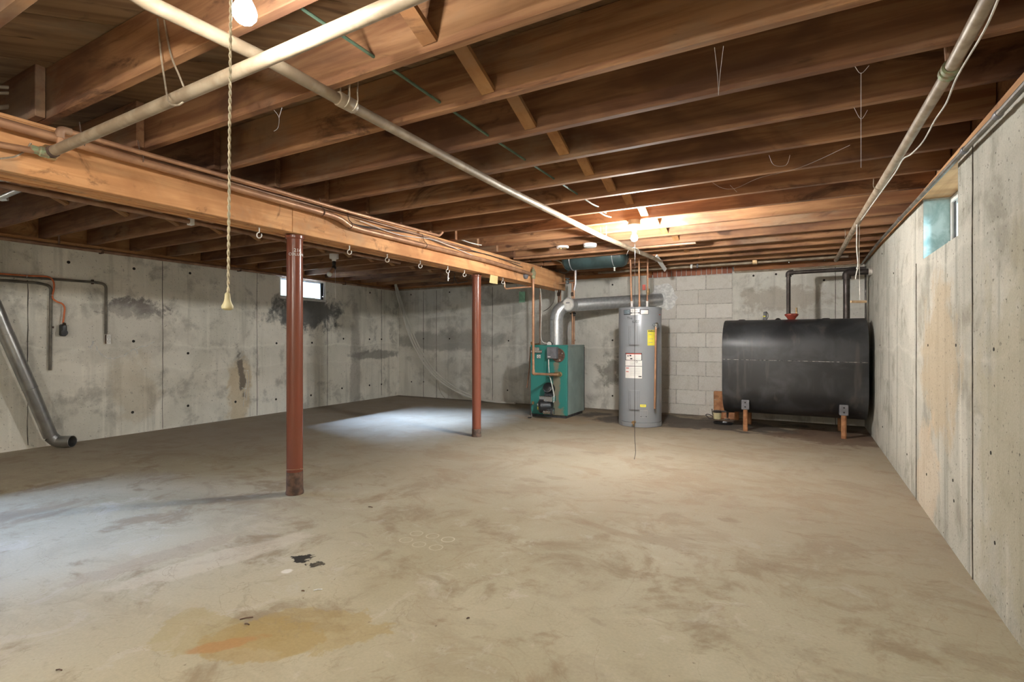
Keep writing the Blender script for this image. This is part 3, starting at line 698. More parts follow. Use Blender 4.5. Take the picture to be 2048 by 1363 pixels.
# near pull cord from the near bulb
t = thing('light_string', 'long twisted cord with an ivory knob hanging from the near bulb', 'pull cord', tuple(P(455, 612, d=1.27)), 'pull cords')
pts = [P(462, -60, d=1.27), P(461, 200, d=1.27), P(459, 400, d=1.27), P(456.5, 590, d=1.27)]
mb = MB()
top, bot = pts[0], pts[-1]; N = 150
for s_ in (0, math.pi):
    mb.tube([top.lerp(bot, i/N)+Vector((math.cos(i*0.9+s_), math.sin(i*0.9+s_), 0))*0.0018 for i in range(N+1)], 0.0021, 5)
obj('cord', mb, 'rope', t)
obj('knob', MB().lathe([(.003, .022), (.006, .018), (.007, .004), (.010, -.006), (.0135, -.012), (.013, -.018), (.007, -.022)], P(455, 602, d=1.27), n=14), 'cream', t)
# far chain
t = thing('light_string', 'thin dark string hanging from the far bulb down before the water heater', 'pull cord', tuple(P(1269, 915, d=4.25)), 'pull cords')
pts = [P(1270, 480, d=4.343), P(1269.5, 700, d=4.3), P(1269.5, 860, d=4.28), P(1270.5, 890, d=4.27), P(1271, 905, d=4.26), P(1268.5, 918, d=4.25)]
obj('string', MB().tube(smooth_curve(pts, 6), 0.0022, 6), 'wiredark', t)

# bulb fixtures
def fixture(loc, label, lit, zc):
    """porcelain lamp holder under a joist with a screwed-in bulb; loc = bulb centre"""
    t = thing('ceiling_bulb', label, 'light bulb', tuple(loc), 'bare ceiling bulbs')
    top = zc-loc.z
    obj('junction_box', MB().lathe([(.050, top), (.050, top-.035)], loc, n=20), 'steel_pipe', t)
    obj('lampholder', MB().lathe([(.050, top-.035), (.056, top-.038), (.056, top-.046), (.040, top-.055), (.022, top-.060), (.020, .050)], loc, n=24), 'white_p', t)
    obj('bulb_globe', MB().lathe([(.012, .056), (.013, .046), (.018, .030), (.026, .014), (.030, 0), (.028, -.012), (.020, -.023), (.010, -.029), (.001, -.030)], loc, n=20), 'bulb_on', t)
    return t
f = fixture(BULB2, 'lit bare bulb glowing under the joists before the water heater', True, JB)
t1 = fixture(BULB1, 'lit bare bulb dazzling at the upper left beside the hanging cord', True, BULB1.z+0.16)
obj('mount_board', MB().box((-1.29, .66, 2.065), (-1.20, 1.028, 2.085)), 'brace', t1)
fixture(Vector((-1.30, -1.35, 1.90)), 'added fill bulb, unseen behind the camera near the right wall', True, JB)  # invented fixture that carries the rear fill light
fixture(Vector((-4.90, -0.60, 1.90)), 'added fill bulb, unseen behind the camera in the left bay', True, JB)  # invented fixture that carries the left-bay fill light
# unlit swivelling bulb of the left bay
c0 = P(668, 512, y=4.28); c0.z = JB-0.0
t = thing('swivel_bulb', 'unlit bulb on a black swivel adapter in the left bay', 'light bulb', (c0.x, c0.y, 1.88), 'bare ceiling bulbs')
zz = lambda v: P(668, v, y=4.28).z
obj('lampholder', MB().lathe([(.052, JB), (.052, zz(516)), (.050, zz(517)), (.028, zz(516.5)), (.022, zz(522))], (c0.x, c0.y, 0), n=20), 'white_p', t)
obj('swivel_adapter', MB().lathe([(.019, zz(522)), (.021, zz(526)), (.017, zz(531)), (.027, zz(534)), (.027, zz(537)), (.012, zz(539))], (c0.x, c0.y, 0), n=16), 'black', t)
qa = P(668, 536, y=4.27); qb = P(659, 548, y=4.24); ad = (qb-qa).normalized()
L = (qb-qa).length
obj('bulb_neck', MB().lathe([(.015, 0), (.020, .01), (.024, L-.025)], qa, ad, n=16), 'copper_dull', t)
obj('bulb_globe', MB().sphere(qb, 0.031), 'bulb_off', t)
single('string', MB().tube([P(670.5, 540, y=4.27), P(671.5, 606, y=4.27)], 0.0016, 5), 'wirewhite', 'thin pale string hanging from the unlit swivel bulb', 'string')

# copper pipes along the beam ---------------------------------------
t = thing('copper_pipe', 'thick copper pipe clipped along the upper right face of the timber beam', 'pipe', (-2.9, 2.3, 1.95), 'copper pipes along the beam')
bp = [Vector((-2.885, -1.5, 1.965)), P(0, 244, x=-2.885), P(400, 356, x=-2.885), P(662, 430, x=-2.885), P(680, 437, x=-2.89), P(700, 452, x=-2.905), P(722, 459, x=-2.91), P(980, 523, x=-2.905), P(1063, 548, x=-2.90)]
obj('pipe_run', MB().tube(bp, 0.0205, 14), 'copper', t)
for u, v in ((165, 285), (282, 318), (645, 424), (700, 450), (850, 490)):
    q = P(u, v, x=-2.885); obj('hook_strap', MB().tube(smooth_curve([q+Vector((-.03,0,.10)), q+Vector((-.01,0,.04)), q+Vector((.018,0,.014)), q+Vector((.022,0,-.012)), q+Vector((0,0,-.025)), q+Vector((-.02,0,-.018))], 4), 0.0028, 6), 'rust', t)
t = thing('copper_pipe', 'slim upper copper pipe rising from an elbow above the brass union on the beam', 'pipe', (-2.87, 2.3, 2.0), 'copper pipes along the beam')
e0 = P(120, 292, x=-2.87); e1 = P(120, 258, x=-2.87); 
pl = [e0, e1, P(300, 310, x=-2.87), P(547, 379, x=-2.87), P(700, 424, x=-2.87), P(878, 471, x=-2.87), P(885, 464, x=-2.86)]
obj('pipe_run', MB().tube(pl, 0.0125, 12, bend=0.02), 'copper', t)
obj('elbow', MB().tube([e1-Vector((0,0,.04)), e1, e1+(pl[2]-e1).normalized()*.04], 0.017, 12, bend=0.02), 'copper_dull', t)
t = thing('copper_pipe', 'thin middle copper pipe behind the thick one on the beam top edge', 'pipe', (-2.92, 2.3, 2.0), 'copper pipes along the beam')
obj('pipe_run', MB().tube([P(150, 270, x=-2.93), P(330, 325, x=-2.93), P(540, 387, x=-2.93), P(700, 430, x=-2.93), P(940, 498, x=-2.93)], 0.010, 10), 'copper_dull', t)
t = thing('copper_pipe', 'short copper stub feeding the brass union at the left picture edge', 'pipe', (-2.9, 0.95, 1.9), 'copper pipes along the beam')
obj('pipe_run', MB().tube([Vector((-2.895, -1.2, 1.905)), P(0, 289, x=-2.895), P(66, 301, x=-2.895)], 0.0135, 12), 'copper', t)
q = P(80, 302, x=-2.895); obj('valve_body', MB().lathe([(.013, -.035), (.018, -.03), (.018, -.005), (.023, 0), (.023, .03), (.016, .035)], q, (0.05,1,-.05), n=8), 'verdigris', t, label='corroded green brass fitting')
# cables along the beam
for i, (uvs, m) in enumerate((([(560,395),(700,446),(800,462),(880,482),(960,505),(1040,527)], 'wiredark'), ([(600,407),(720,452),(830,468),(900,494),(980,510),(1045,534)], 'wiredark'), ([(720,441),(800,470),(870,480),(950,512),(1035,540)], 'wirewhite'))):
    single('loose_cable', MB().tube(smooth_curve([P(u, v, x=-2.935+0.006*i) for u, v in uvs], 6), 0.0035, 6), m,
        ('upper dark cable', 'lower dark cable', 'pale cable')[i]+' sagging along the far half of the timber beam', 'cable', 'cables on the beam')
pts = [P(0,317,x=-2.935), P(18,315,x=-2.935), P(32,312,x=-2.935), P(52,300,x=-2.935), P(62,286,x=-2.93)]
single('loose_cable', MB().tube(smooth_curve(pts, 6), 0.004, 6), 'wire', 'tan cable looped over the beam at the left picture edge', 'cable', 'cables on the beam')
for k_, (uv, r, m) in enumerate((([(-40,186),(0,186),(28,186),(34,182),(24,176),(0,174),(-40,172)], .008, 'steel_pipe'), ([(-40,220),(0,215),(32,212)], .010, 'steel_pipe'))):
    single('cable_stub' if k_ == 0 else 'pipe_stub', MB().tube(smooth_curve([P(u, v, x=-3.3) for u, v in uv], 5), r, 8), m, ('pale cable loop poking from the dark joist gap at the left edge', 'short pale pipe end in the dark joist gap at the left edge')[k_], ('cable', 'pipe')[k_])
# pipes left of the beam
for i, (X, uvs, r, lab) in enumerate(((-3.35, [(82,376),(230,404),(479,461),(640,501),(800,530)], .015, 'dark copper pipe running left of the beam, lower of the pair'),
                                 (-3.22, [(30,352),(240,398),(480,446),(700,492),(900,532)], .012, 'dark copper pipe running close under the left of the beam'))):
    pts = [P(u, v, x=X) for u, v in uvs]
    z = sum(p.z for p in pts)/len(pts); a = min(p.y for p in pts); b = max(p.y for p in pts)
    t = thing('copper_pipe', lab, 'pipe', (X, (a+b)/2, z-r), 'copper pipes along the beam')
    obj('pipe_run', MB().tube([(X, YF+.1, z), (X, min(b, 5.6), z)], r, 12), 'copper_dull', t)
    obj('pipe_clip', MB().box((X-r-.004, 1.85, z-r-.006), (X+r+.004, 1.875, z+r+.006)), 'white_p', t)
    for yy in (0.9, 3.2, 4.9): obj('hanger_wire', MB().tube([(X, yy, JB), (X, yy, z-r)], 0.0025, 6), 'wire', t)
t = thing('emt_conduit', 'shiny galvanised conduit under the left joists at the left picture edge', 'conduit', tuple(P(20, 385, x=-3.7)))
obj('conduit_run', MB().tube([P(-60, 418, x=-3.95), P(0, 396, x=-3.75), P(42, 378, x=-3.6)], 0.012, 12), 'galv', t)
obj('fitting', MB().lathe([(.016, 0), (.018, .005), (.018, .03)], P(0, 396, x=-3.75), (0.3, .4, 0.1), n=12), 'galv', t)
single('duct_end', MB().lathe([(.03, -.3), (.03, 0), (.035, .004), (.035, .02)], P(8, 350, x=-3.5), (0.4, .5, 0.1), n=20), 'galv', 'bright duct end under the beam at the left picture edge', 'duct')

# hooks under the beam
hk = None
for i, (u, v) in enumerate(((518.5, 455), (699, 491), (774.5, 508), (840.6, 521), (895.6, 532), (929, 540), (1006, 557))):
    q = P(u, v, z=1.782)
    if q.x < BXL+.02 or q.x > BXR-.02: q = P(u, v, x=-3.08); q.z = 1.782
    if i == 6: q = P(1006, 556, x=-3.0); q.z = 1.782
    lab = ['white hook under the beam left of the nearer red column', 'white hook under the beam, first to the right of the nearer red column', 'white hook under the beam, second to the right of the nearer red column',
           'white hook under the beam, third to the right of the nearer red column', 'white hook under the beam with a white clip hanging on it', 'small white hook under the beam just left of the farther red column', 'small white hook under the beam right of the yellow card'][i]
    if hk is None:
        hk = thing('screw_hook', lab, 'hook', tuple(q), 'hooks under the beam')
        d_ = Vector((K_, S_, 0))
        pts = [q, q+Vector((0,0,-.030))]+[q+Vector((0,0,-.048))+d_*(.016*math.sin(a))+Vector((0,0,.018*math.cos(a))) for a in [math.radians(x) for x in (-20, -60, -110, -150, 180, 140, 100, 60)]]
        obj('hook_wire', MB().tube(smooth_curve(pts, 4), 0.0034, 8), 'white', hk)
        obj('screw_collar', MB().lathe([(.006, -.004), (.006, 0)], q, n=8), 'white', hk); hk0 = q
    else: copy_tree(hk, q-hk0, lab)
q = P(896, 548, z=1.735)
single('hanging_clip', MB().tube(smooth_curve([q+Vector((-.004,0,.012)), q+Vector((0.004,0,-.0)), q+Vector((0,0,-.03)), q+Vector((0,0,-.07))], 4), 0.0055, 8).tube([q+Vector((0,0,-.045)), q+Vector((.014,.006,-.042))], .005, 8), 'white_p', 'white plastic clip dangling from a hook under the beam', 'clip')
# wire hangers in the far left bay
mb = MB()
for u0 in (880, 908, 920, 940):
    q = P(u0, 556, y=6.29)
    mb.tube(smooth_curve([Vector((q.x, q.y, 2.075)), q+Vector((.02,0,.05)), q+Vector((0,0,.03)), q], 4), .003, 6)
mb.tube([P(878, 565, y=6.29), P(906, 566, y=6.29), P(909, 553, y=6.29), P(914, 566, y=6.29), P(935, 562, y=6.29)], .006, 6)
single('coat_hanger_rail', mb, 'dark', 'dark wire hangers hooked under the far left joists beside the farther column', 'hanger')
# card and tag
q = [P(981, 549, x=-2.957), P(996, 552, x=-2.957), P(995, 568, x=-2.957), P(979, 565, x=-2.957)]
single('paper_card', MB().hexa([q[3]+Vector((-.003,0,0)), q[2]+Vector((-.003,0,0)), q[2], q[3], q[0]+Vector((-.003,0,0)), q[1]+Vector((-.003,0,0)), q[1], q[0]]), 'note', 'yellow card hanging from the beam right of the farther column', 'card')
t = thing('paper_tag', 'green paper tag hanging on the back wall left of the boiler', 'tag', tuple(P(1043, 604, y=7.6)))
a, b = P(1038, 583, y=7.6), P(1050, 604, y=7.6)
obj('tag_card', MB().box((a.x, 7.600, b.z), (b.x, 7.603, a.z)), 'tag', t)
obj('tag_wire', MB().tube([P(1044, 583, y=7.6), P(1036, 578, y=7.62), P(1032, 568, y=7.64)], .003, 6), 'wire', t)

# pipes under the joists at the back
def run(name, label, pts, r, mat, grp, bend=0, clips=()):
    t = thing(name, label, 'pipe', tuple(Vector(pts[0])-Vector((0, 0, r))), grp)
    obj('pipe_run', MB().tube(pts, r, 12, bend=bend), mat, t)
    for (x, y, z, zt) in clips: obj('hanger_wire', MB().tube([(x, y, zt), (x, y, z-r)], .003, 6), 'wire', t)
    return t
g = 'pipes under the far joists'
run('copper_pipe', 'copper pipe crossing under the joists just before the grey-green expansion tank', [(-3.0, 5.46, 2.045), (-0.9, 5.46, 2.045)], .014, 'copper', g, clips=[(-2.4, 5.46, 2.045, 2.07)])
t = run('copper_pipe', 'pale pipe crossing the whole back of the room above the block wall', [(-2.55, 7.2, 2.045), (0.52, 7.2, 2.045)], .016, 'steel_pipe', g)
for u in (1383, 1395): 
    q = P(u, 528, y=7.2); obj('pipe_clip', MB().box((q.x-.012, 7.18, 2.02), (q.x+.012, 7.22, 2.075)), 'white_p' if u == 1383 else 'dark', t)
q = P(1510, 522, y=7.2); obj('pipe_clip', MB().bevbox((q.x-.03, 7.17, 2.02), (q.x+.03, 7.22, 2.085)), 'brass', t)
run('copper_pipe', 'thin pipe along the top of the back wall above the oil tank', [(-0.75, YB-.06, 1.985), (0.66, YB-.06, 1.985)], .012, 'steel_pipe', g)
run('copper_pipe', 'grey pipe along the top of the back wall left of the beam', [(-6.66, YB-.05, 2.02), (-3.25, YB-.05, 2.02)], .016, 'steel_pipe', g)
t = thing('copper_pipe', 'brown copper pipe along the top of the left wall above the window', 'pipe', (-6.5, 3, 1.98), 'wall-top pipes')
obj('pipe_run', MB().tube([(xl(y)+.045, y, 2.015) for y in (YF+.1, 3.0, YB-.06)], .019, 12), 'copper_dull', t)
for yy in (1.0, 2.7, 4.3, 6.2): obj('pipe_clip', MB().box((xl(yy), yy, 1.99), (xl(yy)+.066, yy+.02, 2.04)), 'rust', t)
q = P(118, 480, x=xl(2.5)+.05); single('hanger_rod', MB().tube([(q.x, q.y, 2.035), (q.x, q.y, JT)], .010, 8), 'copper_dull', 'short upright hanger rod above the left wall conduit', 'rod')
t = thing('wall_conduit', 'thin grey conduit along the top edge of the right wall', 'conduit', (0.63, 3, 1.88), 'wall-top pipes')
pr = [P(2048, 172, x=0.635), P(1996, 229, x=0.64), P(1929, 300, x=0.645), P(1800, 437, x=0.655), P(1755, 487, x=0.665)]
pr = [Vector((0.63, YF+.1, 1.86))]+pr+[Vector((.68, YB-.1, 1.985))]
obj('conduit_run', MB().tube(pr, .0115, 10), 'conduit', t)
for p_ in (pr[2], pr[3], pr[4]): obj('coupling', MB().lathe([(.0135, -.02), (.015, -.015), (.015, .015), (.0135, .02)], p_, (0.02,1,.01), n=10), 'grey', t)
# green cable through the joists
single('green_cable', MB().tube([(-1.385, y, z) for y, z in ((0.3, 2.12), (1.44, 2.118), (2.25, 2.106), (4.1, 2.11))], .006, 8), 'green', 'green cable passing through the joists beside the braces', 'cable')
for i, (a, b) in enumerate((((1178, 402), (1197, 413)), ((1205, 427), (1222, 434)), ((935, 482), (963, 490)))):
    qa, qb = P(*a, z=2.075), P(*b, z=2.06); qa.z = 2.071; qa.y = min((yk-0.019 for yk in JY), key=lambda q_: abs(q_-qa.y))
    single('loose_cable', MB().tube(smooth_curve([qa, (qa+qb)/2+Vector((0,0,-.006)), qb], 4), .005, 6), 'wirewhite', ('short white cable bend left of the lit far bulb, upper', 'short white cable bend left of the lit far bulb, lower', 'short white cable bend above the far end of the beam')[i], 'cable', 'short cable bends')

# smoke alarm and junction cover
q = P(1180, 480, z=JB); q.y = 5.115; q = P(1180, 480, y=5.115)
t = thing('smoke_alarm', 'round white smoke alarm under a joist left of the lit far bulb', 'smoke alarm', (q.x, q.y, 2.03))
obj('body', MB().lathe([(.070, JB-.001), (.070, JB-.022), (.062, JB-.036), (.03, JB-.040), (.001, JB-.040)], (q.x, q.y, 0), n=24), 'white_p', t)
obj('vent_ring', MB().torus((q.x, q.y, JB-.024), .069, .003), 'grey', t)
q = P(1125, 484, y=5.115)
t = thing('alarm_base', 'bare white mounting base next to the smoke alarm', 'mounting base', (q.x, q.y, 2.03))
obj('base_ring', MB().lathe([(.068, JB-.001), (.068, JB-.018), (.055, JB-.022), (.050, JB-.012)], (q.x, q.y, 0), n=24), 'white', t)
obj('terminal_block', MB().bevbox((q.x-.04, q.y-.02, JB-.036), (q.x-.005, q.y+.02, JB-.014)).bevbox((q.x+.01, q.y-.015, JB-.034), (q.x+.045, q.y+.02, JB-.014)), 'brass', t)

# ------------------------------------------------------------------ expansion tank
t = thing('expansion_tank', 'dark green-grey expansion tank slung between joists over the boiler', 'tank', (-2.2, 6.12, 1.95))
R = .15; ex0, ex1 = -2.63, -1.80
obj('shell', MB().lathe([(.02, 0), (.09, .006), (.13, .025), (R, .06), (R, ex1-ex0-.06), (.13, ex1-ex0-.025), (.09, ex1-ex0-.006), (.02, ex1-ex0)], (ex0, 6.12, 2.10), (1,0,0), n=32), 'tealtank', t)
obj('end_seam', MB().torus((ex0+.055, 6.12, 2.10), R+.001, .003, (1,0,0)), 'tealtank', t)
q = P(1229, 533, y=6.12); obj('drain_valve', MB().lathe([(.01, -.02), (.012, -.03), (.009, -.05), (.012, -.07), (.006, -.075)], (q.x, 6.12, 1.98), n=8), 'white', t)
obj('feed_pipe', MB().tube([(-2.48, 6.15, 1.96), (-2.48, 6.15, 1.78), (-2.50, 6.15, 1.70)], .012, 10), 'galv', t)
for X in (-2.5, -1.95): obj('strap', MB().torus((X, 6.12, 2.10), R+.002, .004, (1,0,0)), 'galv', t)

# ------------------------------------------------------------------ boiler
bx0, bx1, by0, by1 = -3.277, -2.725, 6.447, 7.09
t = thing('boiler', 'green oil-fired boiler with pale side panel below the flue pipe', 'boiler', ((bx0+bx1)/2, (by0+by1)/2, 0))
obj('plinth', MB().box((bx0+.02, by0+.02, 0), (bx1-.02, by1-.02, .035)), 'dark', t)
zt = .995
obj('front_panel', MB().bevbox((bx0, by0, .035), (bx1, by0+.04, zt), .006), 'teal', t, label='teal front with a rust streak')
obj('side_panel', MB().bevbox((bx1-.02, by0+.041, .04), (bx1-.001, by1, zt-.03), .004), 'boiler_side', t)
obj('side_panel', MB().bevbox((bx0, by0+.041, .04), (bx0+.02, by1, zt-.03), .004), 'boiler_side', t)
obj('top_panel', MB().bevbox((bx0, by0+.041, zt-.03), (bx1+.004, by1+.004, zt), .004), 'boiler_side', t)
obj('back_panel', MB().box((bx0+.021, by1-.03, .04), (bx1-.021, by1, zt-.031)), 'dark', t)
obj('edge_trim', MB().box((bx1-.004, by1, .04), (bx1+.004, by1+.008, zt-.03)), 'dark', t)
yf = by0
q = P(1117, 710, y=yf)
dp = obj('flue_cover', MB().lathe([(.095, 0), (.097, .008), (.090, .014), (.02, .016)], q, (0,-1,0), n=28), 'rust', t)
for a in (0.4, 1.9, 3.5, 5.1): obj('bolt', MB().lathe([(.011, .012), (.011, .024)], q+Vector((math.cos(a)*.07, 0, math.sin(a)*.07)), (0,-1,0), n=6), 'chrome', dp)
a, b = P(1093.5, 693.5, y=yf-.09), P(1112, 717, y=yf-.09)
bxo = obj('control_box', MB().bevbox((a.x, yf-.09, b.z), (b.x, yf-.002, a.z), .005), 'grey', t)
obj('box_label', MB().box((a.x+.015, yf-.0915, b.z+.02), (a.x+.055, yf-.0895, b.z+.03)), 'label', bxo)
a, b = P(1062, 699, y=yf-.01), P(1084, 706, y=yf-.01)
bd = obj('badge', MB().bevbox((a.x, yf-.014, b.z), (b.x, yf-.001, a.z), .003), 'chrome', t)
obj('badge_bar', MB().box((a.x, yf-.016, b.z+.002), (b.x, yf-.0135, b.z+.010)).box((a.x, yf-.016, a.z-.010), (b.x, yf-.0135, a.z-.004)), 'ink', bd)
a, b = P(1069, 694, y=yf-.01), P(1079, 701, y=yf-.01)
obj('badge_crest', MB().bevbox((a.x, yf-.022, b.z), (b.x, yf-.014, a.z), .003), 'chrome', bd)
a, b = P(1074, 708, y=yf), P(1081, 717, y=yf)
pl_ = obj('rating_sticker', MB().box((a.x, yf-.003, b.z), (b.x, yf-.0005, a.z)), 'label', t)
obj('sticker_print', MB().torus(((a.x+b.x)/2, yf-.0035, (a.z+b.z)/2), .014, .003, (0,1,0), n=12, m=4).box((a.x, yf-.004, a.z-.006), (b.x, yf-.003, a.z)).box((a.x, yf-.004, b.z), (b.x, yf-.003, b.z+.008)), 'ink', pl_)
# return tee
q = P(1120, 748, y=yf)
tv = obj('return_tee', MB().lathe([(.034, 0), (.034, .012), (.024, .014), (.024, .06)], q, (0,-1,0), n=16).lathe([(.020, -.01), (.030, 0), (.030, .05), (.024, .06), (.024, .12), (.018, .125)], q+Vector((0, -.06, 0)), (-.85,-.45,0), n=16), 'brass', t)
# burner
bc = P(1090, 812, y=yf-.16)
bn = obj('burner_housing', MB().lathe([(.05, -.09), (.085, -.08), (.090, 0), (.085, .06), (.05, .075), (.02, .078)], bc+Vector((-.02, 0, 0)), (-.8, -.6, 0), n=28), 'black', t)
obj('blast_tube', MB().lathe([(.055, 0), (.055, .16)], Vector((bc.x, yf-.16, bc.z)), (0, 1, 0), n=20), 'dark', bn)
a, b = P(1073, 817, d=6.62), P(1082.5, 824, d=6.62)
fr = frame(bc+Vector((-.02,0,0))+Vector((-.8,-.6,0))*.079, (.6,-.8,0), (-.8,-.6,0))
obj('warning_sticker', MB().box((-.030, -.045, 0), (.030, -.005, .002), fr), 'yellow', bn)
obj('housing_cover', MB().box((-.04, .01, 0), (.02, .035, .004), fr), 'white_p', bn)
a, b = P(1078, 791, y=yf-.2), P(1106, 804, y=yf-.2)
tr_ = obj('ignition_transformer', MB().bevbox((a.x, yf-.20, b.z), (b.x-.01, yf-.08, a.z), .006), 'chrome', t)
obj('transformer_label', MB().box((a.x+.005, yf-.203, b.z+.01), (a.x+.07, yf-.2, b.z+.032)), 'ink', tr_)
q = P(1095, 779, y=yf-.10)
mt = obj('motor', MB().lathe([(.05, 0), (.076, .01), (.080, .06), (.072, .09), (.045, .108), (.01, .112)], q+Vector((0, .09, 0)), (0.0, -1, .35), n=28), 'black', t)
obj('motor_band', MB().torus(q+Vector((0, -.0, .03)), .060, .003, (0,-1,.35)), 'chrome', mt)
obj('motor_mount', MB().bevbox((q.x-.05, yf-.10, q.z-.085), (q.x+.06, yf-.02, q.z-.05), .004), 'dark', t)
q = P(1095, 823, y=yf-.20)
obj('fuel_pump', MB().lathe([(.025, -.06), (.030, -.055), (.030, .05), (.036, .055), (.036, .085), (.02, .09)], q, (1,0.1,0.05), n=18), 'chrome', t)
obj('pump_flange', MB().bevbox((q.x+.05, q.y-.03, q.z-.03), (q.x+.085, q.y+.05, q.z+.05), .005), 'dark', t)
pw = [P(1097, 718, y=yf-.05), P(1098.5, 745, y=yf-.10), P(1103, 765, y=yf-.13), P(1108, 790, y=yf-.14), P(1107, 804, y=yf-.15)]
obj('burner_cable', MB().tube(smooth_curve(pw, 6), .0075, 8), 'wirewhite', t)
pw = [P(1068, 806, y=yf-.16), P(1062, 810, y=yf-.17), P(1061.5, 822, y=yf-.18), P(1063, 833, y=yf-.2), P(1056, 843, y=yf-.22)]; pw[-1].z = .012
obj('oil_hose', MB().tube(smooth_curve(pw, 6), .009, 8), 'iron', t)
obj('oil_valve', MB().lathe([(.012, -.02), (.018, -.01), (.018, .015), (.008, .02)], P(1066, 805, y=yf-.16), n=10), 'brass', t)
q = P(1099, 688, y=yf+.05)
ga = obj('pressure_gauge', MB().lathe([(.006, -.08), (.04, -.02), (.044, 0), (.044, .008)], q, (0,-1,0), n=24), 'dark', t)
obj('gauge_dial', MB().lathe([(.036, .008), (.036, .010)], q, (0,-1,0), n=24), 'label', ga)
obj('relief_valve', MB().lathe([(.014, 0), (.014, .03), (.020, .035), (.020, .06), (.010, .065)], P(1064, 692, y=yf+.12), n=12).tube([P(1064, 689, y=yf+.12), P(1080, 687, y=yf+.12)], .012, 8), 'brass', t)
obj('relief_pipe', MB().tube([P(1061, 693, y=yf+.12), P(1059, 735, y=yf+.12), P(1054, 775, y=yf+.12)], .011, 8), 'copper_dull', t)

# flue -------------------------------------------------------------
f0 = P(1113, 690, d=7.35); f0.z = zt-.0
ftop = Vector((f0.x, f0.y, 1.545)); fend = P(1322, 597, y=7.635); fend.z = 1.655
t = thing('flue_pipe', 'galvanised flue pipe rising from the boiler and crossing into the back wall', 'flue pipe', (f0.x, f0.y, zt))
fp = fillet([f0, ftop, fend], .20, 5)
n0 = len(fp)
obj('pipe_sleeve', MB().tube([f0, Vector((f0.x, f0.y, fp[1].z))], .092, 28), 'galv', t)
mb = MB(); mb.tube(fp[1:-1], .092, 28, cap=False); obj('elbow', mb, 'galv', t, sharp=8)
obj('pipe_sleeve', MB().tube([fp[-2], fend], .090, 28), 'galv', t)
obj('vertical_seam', MB().box((f0.x-.01, f0.y-.096, zt+.01), (f0.x+.002, f0.y-.088, 1.36)), 'leader', t)
for s_ in (fp[1], fp[-2]): pass
obj('joint_band', MB().torus(fp[1], .094, .004), 'galv', t)
dirh = (fend-ftop).normalized()
obj('joint_band', MB().torus(fp[-2], .093, .004, dirh), 'galv', t); obj('joint_band', MB().torus(fend-dirh*.32, .093, .004, dirh), 'galv', t)
dc = P(1155, 609, d=6.75)
on = ftop+dirh*((P(1155,609,d=7.2)-ftop).dot(dirh))
tow = (Vector((0,0,1.2))-dc).normalized(); nn = Vector((-.15,-1,0)).normalized()
dc = on+nn*.17; 
dm = obj('draft_regulator', MB().lathe([(.085, -.17), (.085, -.01), (.098, -.008), (.098, .006), (.090, .008)], dc, nn, n=32), 'galv', t)
obj('draft_flap', MB().lathe([(.088, .004), (.088, .0075), (.02, .012)], dc, nn, n=32), 'white', dm, label='round cream draft flap')
fr = frame(dc+nn*.0115, (1,-.15,0), nn)
obj('flap_plate', MB().box((-.03, .012, 0), (.03, .032, .003), fr), 'inkgrey', dm)
cp = MB(); random.seed(3); nseg = 20
cpc = Vector((fend.x+.035, YB-.004, fend.z+.02))
vs = [cpc+Vector((0,-.02,0))]; rim = []
for i in range(nseg):
    a = 2*math.pi*i/nseg; R_ = .155*(1+.20*random.uniform(-1, 1))*(1.25 if 0.9 < a < 2.2 else 1)
    vs.append(cpc+Vector((math.cos(a)*R_*.7, -.018-random.random()*.012, math.sin(a)*R_*.75))); 
for i in range(nseg):
    a = 2*math.pi*i/nseg; R_ = .17*(1+.22*random.uniform(-1, 1))*(1.3 if 0.9 < a < 2.2 else 1)
    vs.append(cpc+Vector((math.cos(a)*R_, .003, math.sin(a)*R_)))
fs = []
for i in range(nseg):
    j = (i+1) % nseg; fs += [(0, 1+j, 1+i), (1+i, 1+j, 1+nseg+j, 1+nseg+i)]
obj('plaster_collar', MB().add(vs, fs), 'plaster', t, sharp=60, label='lumpy white plaster round the wall opening')
random.seed(11)

# copper risers around the boiler ------------------------------------
g = 'copper risers round the boiler'
va = P(1066.5, 545, y=5.8)
pa = [Vector((va.x, 5.8, 2.02)), P(1066.5, 740, y=5.8), P(1068, 747, y=5.82), P(1112, 749, y=6.36)]
t = thing('copper_riser', 'bright copper riser dropping from the green valve into the front of the boiler', 'pipe', (va.x, 5.8, .6), g)
obj('pipe_run', MB().tube([Vector((va.x, 5.8, 1.86)), Vector((va.x, 5.8, P(1067,747,y=5.8).z)), q_ := P(1106, 748.5, y=6.30), P(1114, 749, y=6.345)], .0165, 12, bend=.03), 'copper', t)
obj('gate_valve', MB().lathe([(.018, -.07), (.026, -.06), (.026, -.03), (.034, -.02), (.034, .02), (.020, .035), (.024, .05), (.008, .055), (.008, .08)], Vector((va.x, 5.8, 1.90)), n=14), 'verdigris', t, label='green corroded valve')
obj('elbow', MB().tube([Vector((va.x, 5.8, P(1067,747,y=5.8).z+.05)), Vector((va.x, 5.8, P(1067,747,y=5.8).z)), Vector((va.x, 5.8, P(1067,747,y=5.8).z))+(q_-Vector((va.x, 5.8, P(1067,747,y=5.8).z))).normalized()*.05], .0205, 12, bend=.03), 'copper', t)
b_ = [P(1062, 573, y=5.82), P(1012, 577, y=5.55), P(1009, 574, y=5.53), P(1009, 562, y=5.53)]
obj('branch_stub', MB().tube(b_, .011, 10, bend=.015), 'copper', t)
